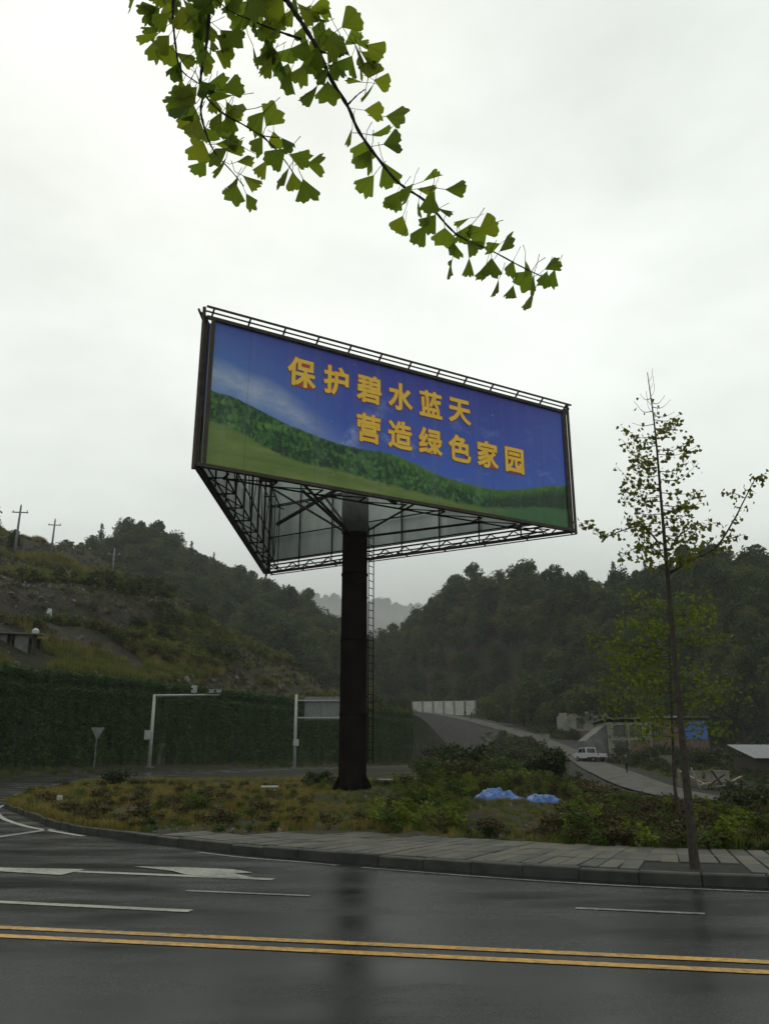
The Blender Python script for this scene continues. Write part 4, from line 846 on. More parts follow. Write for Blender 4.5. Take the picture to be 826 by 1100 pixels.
MB().tube([b + Vector((0, 0, -.2)), b + Vector((0, 0, 3.0))], .04, 8).build('post', M['galv'], yl)
c_ = b + Vector((0.05, -.06, 2.55)); MB().add([c_ + Vector((-.55, 0, .5)), c_ + Vector((.55, 0, .5)), c_ + Vector((0, 0, -.45)), c_ + Vector((-.55, .03, .5)), c_ + Vector((.55, .03, .5)), c_ + Vector((0, .03, -.45))], [(0, 2, 1), (3, 4, 5), (0, 1, 4, 3), (1, 2, 5, 4), (2, 0, 3, 5)]).build('sign_plate', M['galv'], yl)

# ------------------------------------------------------------------ utility poles on the hillside
for px, pb, pt, lab in ((15, 600, 543, 'tallest concrete utility pole with crossarm at the left edge'), (55, 595, 558, 'second utility pole with crossarm against the sky on the hillside'), (121, 613, 590, 'small faint utility pole in front of the wooded hill')):
    b = hit(px, pb); u_ = empty('utility_pole', b, lab, 'utility pole', 'utility poles on the hillside'); h = at(px + 2, pt, b.y).z - b.z
    MB().tube([b + Vector((0, 0, -1)), b + Vector((.05 * h * .2, 0, h))], [.22, .13], 8).build('post', M['galv'], u_, smooth=True)
    ca = MB().bar(b + Vector((-1.1, 0, h - 1.0)), b + Vector((1.1, .3, h - 1.0)), .14).build('crossarm', M['galv'], u_)
    for dx in (-1.0, 0.0, 1.0): MB().tube([b + Vector((dx, .15, h - (1 if dx else .05))), b + Vector((dx, .15, h - (.65 if dx else -.25)))], [.09, .05], 6).build('insulator', M['white_board'], ca)

# ------------------------------------------------------------------ buildings
def wall_panels(mb, P_, L, H, T, holes):
    """wall L x H with rectangular openings (u0,u1,v0,v1); P_(u,w,v) maps to the world"""
    us = sorted({0, L, *[h_[0] for h_ in holes], *[h_[1] for h_ in holes]}); vs_ = sorted({0, H, *[h_[2] for h_ in holes], *[h_[3] for h_ in holes]})
    for i in range(len(us) - 1):
        for j in range(len(vs_) - 1):
            cu_, cv = (us[i] + us[i + 1]) / 2, (vs_[j] + vs_[j + 1]) / 2
            if any(h_[0] < cu_ < h_[1] and h_[2] < cv < h_[3] for h_ in holes): continue
            c8 = [P_(u, w, v) for v in (vs_[j], vs_[j + 1]) for u, w in ((us[i], 0), (us[i + 1], 0), (us[i + 1], T), (us[i], T))]
            mb.add(c8, [(3, 2, 1, 0), (4, 5, 6, 7), (0, 1, 5, 4), (1, 2, 6, 5), (2, 3, 7, 6), (3, 0, 4, 7)])
def house(name, label, px0, px1, py0, py1, depth, yaw, deep, holes, wallm, roof=None, base=1.5, cat='house', floor_slab=None):
    """front width and height from the picture at a distance; holes in fractions"""
    a_ = at(px0, py1, depth); L = (at(px1, py1, depth).x - a_.x) / max(.5, math.cos(yaw)); H = at(px0, py0, depth).z - a_.z
    o = empty(name, (a_.x, a_.y, a_.z), label, cat); d_ = Vector((math.cos(yaw), math.sin(yaw), 0)); n_ = Vector((-d_.y, d_.x, 0))
    P_ = lambda u, w, v: a_ + d_ * u + n_ * w + Vector((0, 0, v))
    hs_ = [(h_[0] * L, h_[1] * L, h_[2] * H, h_[3] * H) for h_ in holes]
    mb = MB(); wall_panels(mb, P_, L, H, .25, hs_); mb.build('front_wall', wallm, o)
    mb = MB(); mb.add([P_(u, w, v) for v in (-base, -.02) for u, w in ((-.05, -.05), (L + .05, -.05), (L + .05, deep), (-.05, deep))], [(3, 2, 1, 0), (4, 5, 6, 7), (0, 1, 5, 4), (1, 2, 6, 5), (2, 3, 7, 6), (3, 0, 4, 7)]); mb.build('plinth', M['brick'], o)
    for u_ in (0, L - .25):
        mb = MB(); mb.add([P_(u, w, v) for v in (0, H) for u, w in ((u_, .25), (u_ + .25, .25), (u_ + .25, deep), (u_, deep))], [(3, 2, 1, 0), (4, 5, 6, 7), (0, 1, 5, 4), (1, 2, 6, 5), (2, 3, 7, 6), (3, 0, 4, 7)]); mb.build('side_wall', wallm, o)
    mb = MB(); mb.add([P_(u, w, v) for v in (0, H) for u, w in ((.25, deep - .25), (L - .25, deep - .25), (L - .25, deep), (.25, deep))], [(3, 2, 1, 0), (4, 5, 6, 7), (0, 1, 5, 4), (1, 2, 6, 5), (2, 3, 7, 6), (3, 0, 4, 7)]); mb.build('rear_wall', wallm, o)
    for h_ in hs_:
        if h_[2] > .05:
            MB().bar(P_(h_[0] - .08, -.03, h_[2] - .05), P_(h_[1] + .08, -.03, h_[2] - .05), .1, .1).build('window_sill', M['concrete'], o)
        MB().bar(P_((h_[0] + h_[1]) / 2, .12, h_[2]), P_((h_[0] + h_[1]) / 2, .12, h_[3]), .06).build('window_frame', M['wood'], o)
        mb = MB(); mb.add([P_(h_[0], .2, h_[2]), P_(h_[1], .2, h_[2]), P_(h_[1], .2, h_[3]), P_(h_[0], .2, h_[3])], [(0, 1, 2, 3)]); mb.build('window_pane', M['glass'], o)
    if roof:
        mb = MB(); ov = .35; mb.add([P_(u, w, H + .02 + t_ + (.45 if w < 1 else 0)) for t_ in (0, .14) for u, w in ((-ov, -ov), (L + ov, -ov), (L + ov, deep + ov), (-ov, deep + ov))], [(3, 2, 1, 0), (4, 5, 6, 7), (0, 1, 5, 4), (1, 2, 6, 5), (2, 3, 7, 6), (3, 0, 4, 7)]); mb.build('roof', roof, o)
    if floor_slab: MB().bar(P_(-.1, -.06, H * floor_slab), P_(L + .1, -.06, H * floor_slab), .16, .3).build('floor_band', M['plaster'], o)
    return o, P_, L, H
o, P_, L, H = house('ruined_building', 'low roofless white building with broken walls above the valley road', 600, 652, 769, 785, 150, -.15, 5, [(.36, .5, .15, .85), (.7, .78, .4, .8)], M['plaster'], None, 3)
for i, (u_, hh) in enumerate(((.1, .5), (.3, .3), (.62, .7), (.9, .45))): MB().box(P_(u_ * L, .12, H + hh / 2), (L * .16, .24, hh), -.15).build('broken_wall', M['plaster'], o)
o, P_, L, H = house('unfinished_house', 'two-storey unfinished house with white frame and dark open windows', 655, 702, 776, 812, 112, .08, 6, [(.12, .40, .58, .92), (.50, .80, .58, .92), (.15, .45, .08, .42), (.6, .85, .05, .42)], M['plaster'], M['roof'], 1.5, floor_slab=.5)
mb = MB(); mb.add([P_(-3.0, .5, -1.2), P_(0, .5, -1.2), P_(0, .5, H * .95), P_(-3.0, .5, H * .45), P_(-3.0, 4, -1.2), P_(0, 4, -1.2), P_(0, 4, H * .95), P_(-3.0, 4, H * .45)], [(0, 1, 2, 3), (7, 6, 5, 4), (0, 4, 5, 1), (1, 5, 6, 2), (2, 6, 7, 3), (3, 7, 4, 0)]); mb.build('lean_to', M['concrete'], o)
MB().box(P_(L * .72, -.05, H * .23), (L * .5, .08, H * .46), .08).build('brick_infill', M['brick'], o)
for u_ in (0, .46, .98): MB().bar(P_(u_ * L, -.10, -.3), P_(u_ * L, -.10, H), .22).build('column', M['plaster'], o)
o, P_, L, H = house('blue_shed', 'shed with bright blue sheet wall and pale blue roof edge behind the sapling', 692, 762, 774, 795, 125, .05, 6, [(.1, .25, .1, .7)], M['brick'], M['roof'], 3, 'shed')
mb = MB(); mb.box(P_(L * .80, -.1, H * .5), (L * .38, .08, H * .95), .05); mb.build('blue_sheet', M['blue_sheet'], o); MB().bar(P_(-.4, -.42, H + .55), P_(L * .55, -.42, H + .55), .10, .22).build('roof_edge', M['pale_blue'], o)
o, P_, L, H = house('roadside_shed', 'small shed with white corrugated roof at the right edge', 814, 862, 813, 836, 78, .1, 4, [(.3, .6, .05, .8)], M['bark'], None, 2, 'shed')
mb = MB(); vv = []; nn = 40
for i in range(nn + 1):
    u_ = -.4 + (L + .8) * i / nn
    for w_, v_ in ((-.6, H - .15), (4.2, H + 1.1)): q = P_(u_, w_, v_ + .05 * (i % 2)); vv += [q, q + Vector((0, 0, .02))]
for i in range(nn): b_ = i * 4; mb.f += [(b_, b_ + 4, b_ + 6, b_ + 2), (b_ + 1, b_ + 3, b_ + 7, b_ + 5), (b_, b_ + 1, b_ + 5, b_ + 4), (b_ + 2, b_ + 6, b_ + 7, b_ + 3)]
mb.v = [tuple(q) for q in vv]; mb.build('corrugated_roof', M['galv'], o)
# white boundary wall at the top of the valley road
a_ = at(443, 769, 226); b_ = at(511, 768, 222); o = empty('boundary_wall', a_, 'long white boundary wall with pilasters at the top of the valley road', 'wall'); hh = 3.7; d_ = b_ - a_
for i in range(6):
    p0 = a_ + d_ * (i / 6 + .015); p1 = a_ + d_ * ((i + 1) / 6 - .015); MB().bar(p0 + Vector((0, 0, hh / 2)), p1 + Vector((0, 0, hh / 2)), .2, hh).build('wall_bay', M['whitewash'], o)
for i in range(7): MB().box(a_ + d_ * (i / 6) + Vector((0, 0, hh / 2 + .1)), (.38, .38, hh + .2)).build('pilaster', M['plaster'], o)
MB().bar(a_ + Vector((0, -.1, -1.6)), b_ + Vector((0, -.1, -1.6)), .5, 3.16).build('footing', M['brick'], o)
# shed and marker on the left hillside
b = hit(20, 697); d_ = Vector((math.cos(.3), math.sin(.3), 0)); o = empty('hillside_shed', b, 'low pale shed with dark openings and flat roof on the left hillside', 'shed'); n_ = Vector((-d_.y, d_.x, 0)); hh = at(20, 681, b.y).z - b.z; b = b - d_ * 2.2
for i in range(5): MB().box(b + d_ * (-4.2 + i * 1.65) + Vector((0, 0, hh / 2 - .3)), (1.05, .12, hh + .6), .3).build('wall_sheet', M['concrete'], o)
for i in range(6): MB().bar(b + d_ * (-5.0 + i * 1.65) + Vector((0, 0, -1)), b + d_ * (-5.0 + i * 1.65) + Vector((0, 0, hh)), .12).build('post', M['bark'], o)
mb = MB(); mb.add([b + d_ * u + n_ * w + Vector((0, 0, hh + t_ + .1 * w)) for t_ in (0, .1) for u, w in ((-5.4, -.4), (3.9, -.4), (3.9, 3), (-5.4, 3))], [(3, 2, 1, 0), (4, 5, 6, 7), (0, 1, 5, 4), (1, 2, 6, 5), (2, 3, 7, 6), (3, 0, 4, 7)]); mb.build('roof', M['roof'], o)
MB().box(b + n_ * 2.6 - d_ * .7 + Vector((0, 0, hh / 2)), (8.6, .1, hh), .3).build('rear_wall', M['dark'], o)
b = hit(36, 700); o = empty('marker_post', b, 'dark post with a white cap beside the hillside shed', 'post'); MB().tube([b + Vector((0, 0, -.5)), b + Vector((0, 0, 1.5))], .17, 8).build('post', M['bark'], o); MB().tube([b + Vector((0, 0, 1.5)), b + Vector((0, 0, 1.75)), b + Vector((0, 0, 1.95))], [.28, .30, .12], 10).build('cap', M['white_board'], o)
b = hit(52, 668); o = MB().tube([b + Vector((0, 0, -.3)), b + Vector((0, 0, .5)), b + Vector((.05, 0, 1.2))], [.32, .36, .2], 8).build('white_sack', M['white_board'], None, b); tag(o, 'small white sack standing alone on the bare hillside', 'sack')

# ------------------------------------------------------------------ people and pickup on the valley road
def person_mat(name, top, legs):
    m = NT(name); q = m.n('ShaderNodeSeparateXYZ'); m.l(m.coord('Object'), q.inputs[0]); z = m.math('DIVIDE', q.outputs['Z'], 2.0)
    r_ = m.n('ShaderNodeValToRGB'); cr = r_.color_ramp; cr.interpolation = 'CONSTANT'
    for p_, c_ in ((.045, legs), (.46, top), (.735, (.30, .19, .13)), (.815, (.012, .011, .010))):
        e_ = cr.elements.new(p_); e_.color = (*c_, 1)
    cr.elements[0].color = (.015, .014, .013, 1); m.l(z, r_.inputs[0]); m.base(r_.outputs[0], .85, .2); return m.m
def person(b, face, label, top, legs, stride=.16):
    J = {'pelvis': (0, 0, .92), 'chest': (0, 0, 1.28), 'neck': (0, 0, 1.46), 'head': (0, .02, 1.60), 'crown': (0, .01, 1.70),
         'hl': (.10, 0, .88), 'kl': (.11, stride * .7, .50), 'al': (.11, stride * .4, .08), 'tl': (.12, stride * .4 + .16, .04), 'hr': (-.10, 0, .88), 'kr': (-.11, -.02, .48), 'ar': (-.11, -stride, .10), 'tr': (-.12, -stride + .15, .04),
         'sl': (.18, 0, 1.38), 'el': (.24, -.06, 1.10), 'wl': (.23, .08, .88), 'fl': (.22, .12, .78), 'sr': (-.18, 0, 1.38), 'er': (-.24, .02, 1.10), 'wr': (-.23, .16, .90), 'fr': (-.22, .2, .80)}
    rad = dict(pelvis=.14, chest=.16, neck=.06, head=.105, crown=.07, hl=.095, hr=.095, kl=.062, kr=.062, al=.045, ar=.045, tl=.04, tr=.04, sl=.07, sr=.07, el=.048, er=.048, wl=.034, wr=.034, fl=.036, fr=.036)
    E = [('pelvis', 'chest'), ('chest', 'neck'), ('neck', 'head'), ('head', 'crown'), ('pelvis', 'hl'), ('hl', 'kl'), ('kl', 'al'), ('al', 'tl'), ('pelvis', 'hr'), ('hr', 'kr'), ('kr', 'ar'), ('ar', 'tr'), ('chest', 'sl'), ('sl', 'el'), ('el', 'wl'), ('wl', 'fl'), ('chest', 'sr'), ('sr', 'er'), ('er', 'wr'), ('wr', 'fr')]
    ks = list(J); me_ = bpy.data.meshes.new('person'); me_.from_pydata([J[k] for k in ks], [(ks.index(a_), ks.index(c_)) for a_, c_ in E], [])
    me_.materials.append(person_mat('clothes', top, legs)); o = bpy.data.objects.new('person', me_); link(o, None, b); o.rotation_euler.z = face
    md = o.modifiers.new('skin', 'SKIN'); 
    if not me_.skin_vertices: me_.skin_vertices.new()
    for i, k in enumerate(ks): me_.skin_vertices[0].data[i].radius = (rad[k], rad[k] * (.75 if k in ('chest', 'pelvis') else 1)); me_.skin_vertices[0].data[i].use_root = (k == 'pelvis')
    o.modifiers.new('sub', 'SUBSURF').render_levels = 2; o.modifiers['sub'].levels = 2
    return tag(o, label, 'person', 'people walking on the valley road')
def on_road(px, depth):
    x = (px - 413) / FPX * CP * depth; dd_ = np.hypot(ROAD[:, 0] - x, ROAD[:, 1] - depth); i = int(dd_.argmin()); z = tz(x, depth)
    return Vector((x, depth, ROAD[i, 2] + .04 if dd_[i] < 3 else z))
person(on_road(672, 80), .4, 'person in dark clothes walking on the valley road near the unfinished house', (.03, .035, .045), (.02, .02, .024))
person(on_road(501, 192), .8, 'dark figure at the upper end of the valley road, nearer the white wall', (.02, .022, .026), (.015, .015, .016))
person(on_road(507.5, 186), -2.2, 'dark figure just below another one high on the valley road', (.035, .025, .022), (.018, .018, .02))
def pickup(c_, rz):
    o = empty('pickup_truck', c_, 'small white pickup truck driving on the valley road', 'truck'); o.rotation_euler.z = rz
    def add(mb, name, mat, par=o): q = bpy.data.objects.new(name, mb.mesh(name, mat)); COL.objects.link(q); q.parent = par; return q
    def extr(prof, w): n_ = len(prof); mb = MB(); mb.add([(x, -w, z) for x, z in prof] + [(x, w, z) for x, z in prof], [tuple(range(n_)), tuple(range(2 * n_ - 1, n_ - 1, -1))] + [(i, n_ + i, n_ + (i + 1) % n_, (i + 1) % n_) for i in range(n_)]); return mb
    cab = add(extr([(2.4, .45), (2.45, .95), (1.75, 1.12), (1.1, 1.72), (-.1, 1.76), (-.2, 1.0), (-.2, .4)], .84), 'cab', M['truck'])
    add(extr([(-.22, .55), (-.22, 1.02), (-2.4, 1.02), (-2.4, .55)], .84), 'cargo_bed', M['truck'])
    mb = MB()
    for s_ in (-.845, .845): mb.add([(1.6, s_, 1.12), (1.05, s_, 1.62), (.55, s_, 1.64), (.55, s_, 1.1)], [(0, 1, 2, 3)]); mb.add([(.47, s_, 1.1), (.47, s_, 1.64), (-.05, s_, 1.64), (-.1, s_, 1.1)], [(0, 1, 2, 3)])
    add(mb, 'side_window', M['glass'], cab); mb = MB(); mb.add([(1.72, -.74, 1.16), (1.72, .74, 1.16), (1.14, .68, 1.70), (1.14, -.68, 1.70)], [(0, 1, 2, 3)]); mb.v = [(x + .02, y, z + .01) for x, y, z in mb.v]; add(mb, 'windscreen', M['glass'], cab)
    mb = MB(); mb.add([(-.145, -.66, 1.66), (-.145, .66, 1.66), (-.205, .70, 1.1), (-.205, -.70, 1.1)], [(0, 1, 2, 3)]); add(mb, 'rear_window', M['glass'], cab)
    for x in (1.55, -1.5):
        for y in (-.74, .74): w = add(MB().tube([(x, y - .1, .32), (x, y + .1, .32)], .33, 18), 'wheel', M['rubber']); add(MB().tube([(x, y - .11, .32), (x, y + .11, .32)], .17, 12), 'rim', M['galv'], w)
    for y in (-.72, .72): add(MB().box((-2.41, y, .85), (.04, .14, .26)), 'tail_light', M['red']); add(MB().box((2.44, y, .8), (.04, .22, .16)), 'headlight', M['white_board'])
    add(MB().box((2.47, 0, .5), (.12, 1.66, .2)), 'bumper', M['dark'])
c_ = on_road(634, 112); pickup(Vector((c_.x, c_.y, c_.z)), math.atan2(18, -9))

# ------------------------------------------------------------------ things on the verge
def verge_pt(px, depth): x = (px - 413) / FPX * CP * depth; return Vector((x, depth, verge_z(x, depth).item()))
def tarp(b, lx, ly, h, seed, label):
    r = np.random.default_rng(seed); n_ = 46; mb = MB(); vv = []; o_ = r.random() * 50
    for i in range(n_):
        for j in range(n_):
            u, w = i / (n_ - 1) * 2 - 1, j / (n_ - 1) * 2 - 1; q = max(0, 1 - max(abs(u), abs(w)) ** 3.2) * (1 - .25 * u * u)
            fold = float(fbm(np.array([u * 4 + o_]), np.array([w * 4]), 2)[0]); x, y = b.x + lx * u / 2 * (1 + .12 * fold), b.y + ly * w / 2 * (1 + .12 * fold)
            vv.append((x, y, verge_z(x, y).item() + .03 + h * q * (.85 + .35 * fold) + .05 * fold))
    mb.add(vv, [(i * n_ + j, (i + 1) * n_ + j, (i + 1) * n_ + j + 1, i * n_ + j + 1) for i in range(n_ - 1) for j in range(n_ - 1)])
    return tag(mb.build('tarpaulin', M['tarp'], None, b, True), label, 'tarpaulin', 'blue tarpaulins in the weeds')
tarp(verge_pt(533, 30.0), 1.65, 1.6, .46, 1, 'larger blue tarpaulin draped over a heap in the weeds'); tarp(verge_pt(585, 29.0), 1.4, 1.3, .30, 2, 'lower blue tarpaulin to the right, half hidden by weeds')
b = verge_pt(291, 32); tag(MB().box(b + Vector((0, 0, .30)), (.62, .42, .05), .2, ).box(b + Vector((0, .1, .15)), (.5, .2, .26), .2).build('white_board', M['white_board'], None, b), 'small white board lying on the dry grass mound', 'board')
b = verge_pt(69, 28); tag(MB().box(b + Vector((0, 0, .22)), (.16, .10, .22), .5).box(b + Vector((.03, 0, .1)), (.08, .06, .3), .5).build('white_stake', M['white_board'], None, b), 'little white marker in the dry grass at the left of the verge', 'marker')
b = verge_pt(428, 40); tag(MB().box(b + Vector((.5, 0, .12)), (3.0, 2.4, .5), .25).box(b + Vector((.5, 0, .40)), (3.15, 2.5, .08), .25).build('concrete_slab', M['concrete'], None, b), 'grey concrete slab lying beside the pole foot', 'slab')
# bushes
def bush(px, depth, h, w, mat, n_, card, label, seed):
    b = verge_pt(px, depth) if depth < 50 else ground_at(px, depth); r = np.random.default_rng(seed); o = empty('bush', b, label, 'bush', 'bushes on the verge')
    g = leafy(r, n_, h, w, card, mat, 9, .04); 
    for (v, f, mt), nm in zip(g, ('foliage', 'stems')):
        q = bpy.data.objects.new(nm, multi_mesh(nm, [(v, f, mt)])); COL.objects.link(q); q.parent = o
for i, a_ in enumerate(((127, 37, .95, 1.5, M['shrub'], 900, .055, 'round dark green bush on the left end of the verge'), (505, 44, 1.3, 3.6, M['shrub_brown'], 1100, .11, 'brownish bush behind the larger blue tarpaulin'), (548, 46, 1.5, 3.6, M['weed'], 1000, .11, 'loose green bush above the blue tarpaulins'),
    (590, 43, 1.8, 2.4, M['shrub'], 1100, .11, 'tall dark bush left of the white pickup truck'), (470, 46, 1.2, 2.6, M['weed'], 1300, .10, 'green bush right of the billboard pole'), (630, 38, .95, 2.2, M['shrub_brown'], 1300, .09, 'brown bush below the pickup truck'),
    (668, 34, .8, 1.9, M['weed'], 1200, .08, 'green bush left of the sapling trunk near the road'), (790, 27, .8, 1.9, M['shrub'], 1200, .07, 'dark bush right of the sapling at the frame edge'), (705, 26, .6, 1.3, M['shrub_brown'], 1000, .06, 'low brown bush just left of the sapling trunk'),
    (346, 41, .6, 1.2, M['shrub'], 900, .07, 'dark bush touching the left of the billboard pole'), (622, 22, .55, 1.0, M['weed_b'], 700, .045, 'bright green weed clump in front of the smaller tarpaulin'), (212, 24, .55, .9, M['weed'], 600, .04, 'small green weed clump near the kerb at left centre'))):
    bush(*a_, seed=40 + i)
# timber and junk heap by the valley road
b = ground_at(762, 66); r = np.random.default_rng(5)
for i in range(9):
    c_ = b + Vector((r.normal() * 1.2, r.normal() * .8, 0)); c_.z = tz(c_.x, c_.y) + .25 + .2 * r.random(); d_ = Vector((r.normal(), r.normal() * .5, .25 * r.normal())).normalized() * (1.0 + r.random())
    tag(MB().bar(c_ - d_, c_ + d_, .22, .06).build('plank', M['wood'], None, c_), 'weathered plank in the junk heap right of the sapling trunk', 'plank', 'planks in the junk heap')
for i, (px, dp, sz, lab) in enumerate(((768, 70, (1.5, 1.0, 1.0), 'pale crate-like block in the junk heap right of the sapling'), (742, 72, (1.1, .9, .8), 'pale block at the left of the junk heap'), (716, 96, (1.6, 1.2, 1.3), 'pale block below the blue shed'), (700, 99, (.9, .9, 1.0), 'small pale block right of the unfinished house'), (585, 147, (1.8, 1.4, 1.0), 'pale block left of the roofless building'))):
    b = ground_at(px, dp); tag(MB().box(b + Vector((0, 0, sz[2] / 2 - .1)), sz, .4 * i + .2).box(b + Vector((0, 0, sz[2] - .06)), (sz[0] + .12, sz[1] + .12, .08), .4 * i + .2).build('crate', M['plaster'], None, b), lab, 'crate')

# ------------------------------------------------------------------ ridge trees that stand out singly
def single_tree(px, py_base, top_py, kind, label, seed, d0=60):
    b = hit(px, py_base, d0); h = at(px, top_py, b.y).z - b.z; r = np.random.default_rng(seed); o = empty('hill_tree', b, label, 'tree', 'single trees on the hills')
    me_ = conifer_tree(r, h, h * .42, M['conifer']) if kind else broad_tree(r, h, h * .55, 14, 90, h * .032, M['forest'], .2)
    cr = bpy.data.objects.new('crown', me_); tmp = me_.copy()
    import bmesh
    for mesh_, keepi in ((me_, 0), (tmp, 1)):
        bm = bmesh.new(); bm.from_mesh(mesh_); bmesh.ops.delete(bm, geom=[f_ for f_ in bm.faces if f_.material_index != keepi], context='FACES'); bm.to_mesh(mesh_); bm.free()
    for nm, q in (('crown', me_), ('trunk', tmp)): k_ = bpy.data.objects.new(nm, q); COL.objects.link(k_); k_.parent = o
    bpy.data.objects.remove(cr)
single_tree(311, 668, 630, 0, 'rounded dark tree on the skyline left of the billboard pole', 1, 120); single_tree(342, 672, 643, 1, 'narrow pointed tree on the skyline just left of the pole', 2, 120)
single_tree(12, 605, 570, 0, 'dark tree on the skyline at the upper left edge', 3, 120); single_tree(782, 640, 590, 1, 'tallest pointed tree on the right skyline beside the sapling branch', 4, 120); single_tree(300, 662, 634, 0, 'tree behind the rounded one on the left skyline', 6, 150)

# ------------------------------------------------------------------ saplings
def fan_leaves(pts, size, r):
    v = []; f = []
    for p_ in pts:
        p_ = Vector(p_); d_ = Vector((r.normal() * .6, r.normal() * .6, -.6 + r.normal() * .5)).normalized(); s_ = d_.cross(Vector((r.normal(), r.normal(), r.normal()))).normalized(); k = d_.cross(s_); z = size * (.7 + .6 * r.random()); b = len(v)
        v += [p_, p_ + d_ * z * .75 - s_ * z * .55 + k * z * .12, p_ + d_ * z, p_ + d_ * z * .75 + s_ * z * .55 + k * z * .12]; f += [(b, b + 1, b + 2, b + 3)]
    return np.array([tuple(q) for q in v]), f
def sapling(base, depth, trunk_px, branches, leafm, label, leaf, r0, dens, seed, group=None, spread=.10):
    r = np.random.default_rng(seed); o = empty('ginkgo_sapling', base, label, 'tree', group)
    tp = [base + Vector((0, 0, -.15))] + [at(a_, b_, depth) for a_, b_ in trunk_px]; n_ = len(tp)
    tp = spline(tp, 6); n_ = len(tp); MB().tube(tp, [max(.006, r0 * (1 - .93 * (i / (n_ - 1)) ** .8)) for i in range(n_)], 10).build('trunk', M['bark'], o, smooth=True)
    lv = []
    for pts_, w_, dz in branches:
        p3 = []
        for i, (a_, b_) in enumerate(pts_): p3.append(at(a_, b_, depth + dz * (i / (len(pts_) - 1)) ** 1.0))
        p3 = spline(p3, 6) if len(p3) > 2 else [p3[0].lerp(p3[1], q / 6) for q in range(7)]
        MB().tube(p3, [max(.003, w_ * (1 - .85 * i / (len(p3) - 1))) for i in range(len(p3))], 5).build('branch', M['bark'], o)
        L = sum((b_ - a_).length for a_, b_ in zip(p3[:-1], p3[1:])); m_ = int(L * dens * (.06 if pts_[0][1] < 456 else 1))
        for q in range(m_):
            tq = .12 + .88 * r.random(); i = min(int(tq * (len(p3) - 1)), len(p3) - 2); c_ = p3[i].lerp(p3[i + 1], tq * (len(p3) - 1) - i); lv.append(tuple(c_ + Vector(r.normal(size=3)) * spread * (.5 + .5 * r.random())))
    v, f = fan_leaves(lv, leaf, r); q = bpy.data.objects.new('crown', multi_mesh('crown', [(v - np.array(base)[None], f, leafm)])); COL.objects.link(q); q.parent = o; q['kind'] = 'stuff'
    return o
rs = np.random.default_rng(21); SD = SAP.y
tr_px = [(741, 880), (733, 800), (724, 700), (716, 610), (710, 540), (703, 460), (695, 400)]
def trunk_x(y): return float(np.interp(y, [400, 460, 540, 610, 700, 800, 880], [695, 703, 710, 716, 724, 733, 741]))
br = [([(718, 616), (740, 603), (768, 588), (787, 560), (800, 535), (812, 513), (822, 512)], .022, -.5), ([(768, 588), (785, 578), (800, 574)], .01, .2), ([(800, 535), (788, 530), (778, 529)], .008, .3), ([(714, 600), (698, 588), (680, 590), (664, 601)], .016, .4), ([(709, 585), (690, 566), (668, 570), (650, 576), (634, 565), (622, 561)], .016, -.4), ([(712, 575), (735, 582), (752, 566), (770, 562)], .010, .5)]
for y in np.arange(428, 612, 4.6):
    sd = rs.choice([-1, 1]); x = trunk_x(y); ln = float(np.interp(y, [420, 470, 520, 600], [9, 40, 50, 42])) * (.55 + .5 * rs.random()); rise = ln * (.05 + .5 * rs.random())
    br.append(([(x, y), (x + sd * ln * .5, y + 2 - rise * .15), (x + sd * ln, y - rise)], .008, rs.normal() * .5))
NO_LEAF = len(br)
for y in np.arange(405, 450, 8.0): x = trunk_x(y); sd = rs.choice([-1, 1]); br.append(([(x, y + 6), (x + sd * 4, y), (x + sd * 5, y - 9)], .004, 0))
sapling(SAP, SD, tr_px, br, M['sap_leaf'], 'thin ginkgo sapling with sparse yellowing leaves standing at the kerb', .066, .075, 50, 5, spread=.065)
b2 = verge_pt(727, 19.5); rs = np.random.default_rng(8); t2 = [(725, 850), (722, 790), (720, 730), (718, 680), (716, 640)]; br2 = []
for y in np.arange(640, 792, 3.6):
    sd = rs.choice([-1, 1]); x = float(np.interp(y, [640, 730, 790], [716, 720, 722])); ln = float(np.interp(y, [640, 690, 760, 800], [45, 92, 85, 55])) * (.35 + .75 * rs.random()); rise = ln * rs.uniform(-.08, .25)
    br2.append(([(x, y), (x + sd * ln * .5, y - rise * .6), (x + sd * ln, y - rise)], .010, rs.normal() * .9))
br2.append(([(718, 700), (670, 690), (625, 686)], .010, .3))
sapling(b2, 19.5, t2, br2, M['sap_leaf2'], 'second sapling with yellow-green leaves behind the thin kerbside one', .080, .05, 38, 6, spread=.15)

# ------------------------------------------------------------------ ginkgo branch overhead
def at_dist(px, py, dist): r = ray(px, py); return Vector((0, 0, EYE)) + r.normalized() * dist
TRK = Vector((-2.7, .5, 0)); gk = empty('ginkgo_tree', TRK, 'ginkgo tree branch hanging into the top of the view with fan-shaped leaves', 'tree')
lim = spline([TRK + Vector((0, 0, 2.6)), TRK + Vector((.5, .3, 3.6)), TRK + Vector((1.3, .7, 4.25)), at_dist(205, -150, 2.9), at_dist(262, -60, 2.75), at_dist(308, 0, 2.7)], 8)
MB().tube(spline([TRK + Vector((0, 0, -.1)), TRK + Vector((.03, 0, 1.4)), TRK + Vector((0, 0, 2.6)), TRK + Vector((-.2, -.1, 4.2)), TRK + Vector((-.2, -.2, 6.5))], 6), [.19 - .15 * i / 24 for i in range(25)], 14).build('trunk', M['bark'], gk, smooth=True)
MB().tube(lim, [.075 - .066 * i / (len(lim) - 1) for i in range(len(lim))], 10).build('limb', M['twig'], gk, smooth=True)
bA = [(308, 0), (324, 24), (342, 54), (355, 84), (374, 115), (386, 142), (409, 174), (429, 197), (458, 217), (481, 243), (497, 256), (527, 269), (559, 286), (588, 300)]
bB = [(240, -70), (228, -20), (224, 27), (221, 54), (216, 82), (219, 100), (239, 121), (260, 133), (281, 145), (300, 148)]
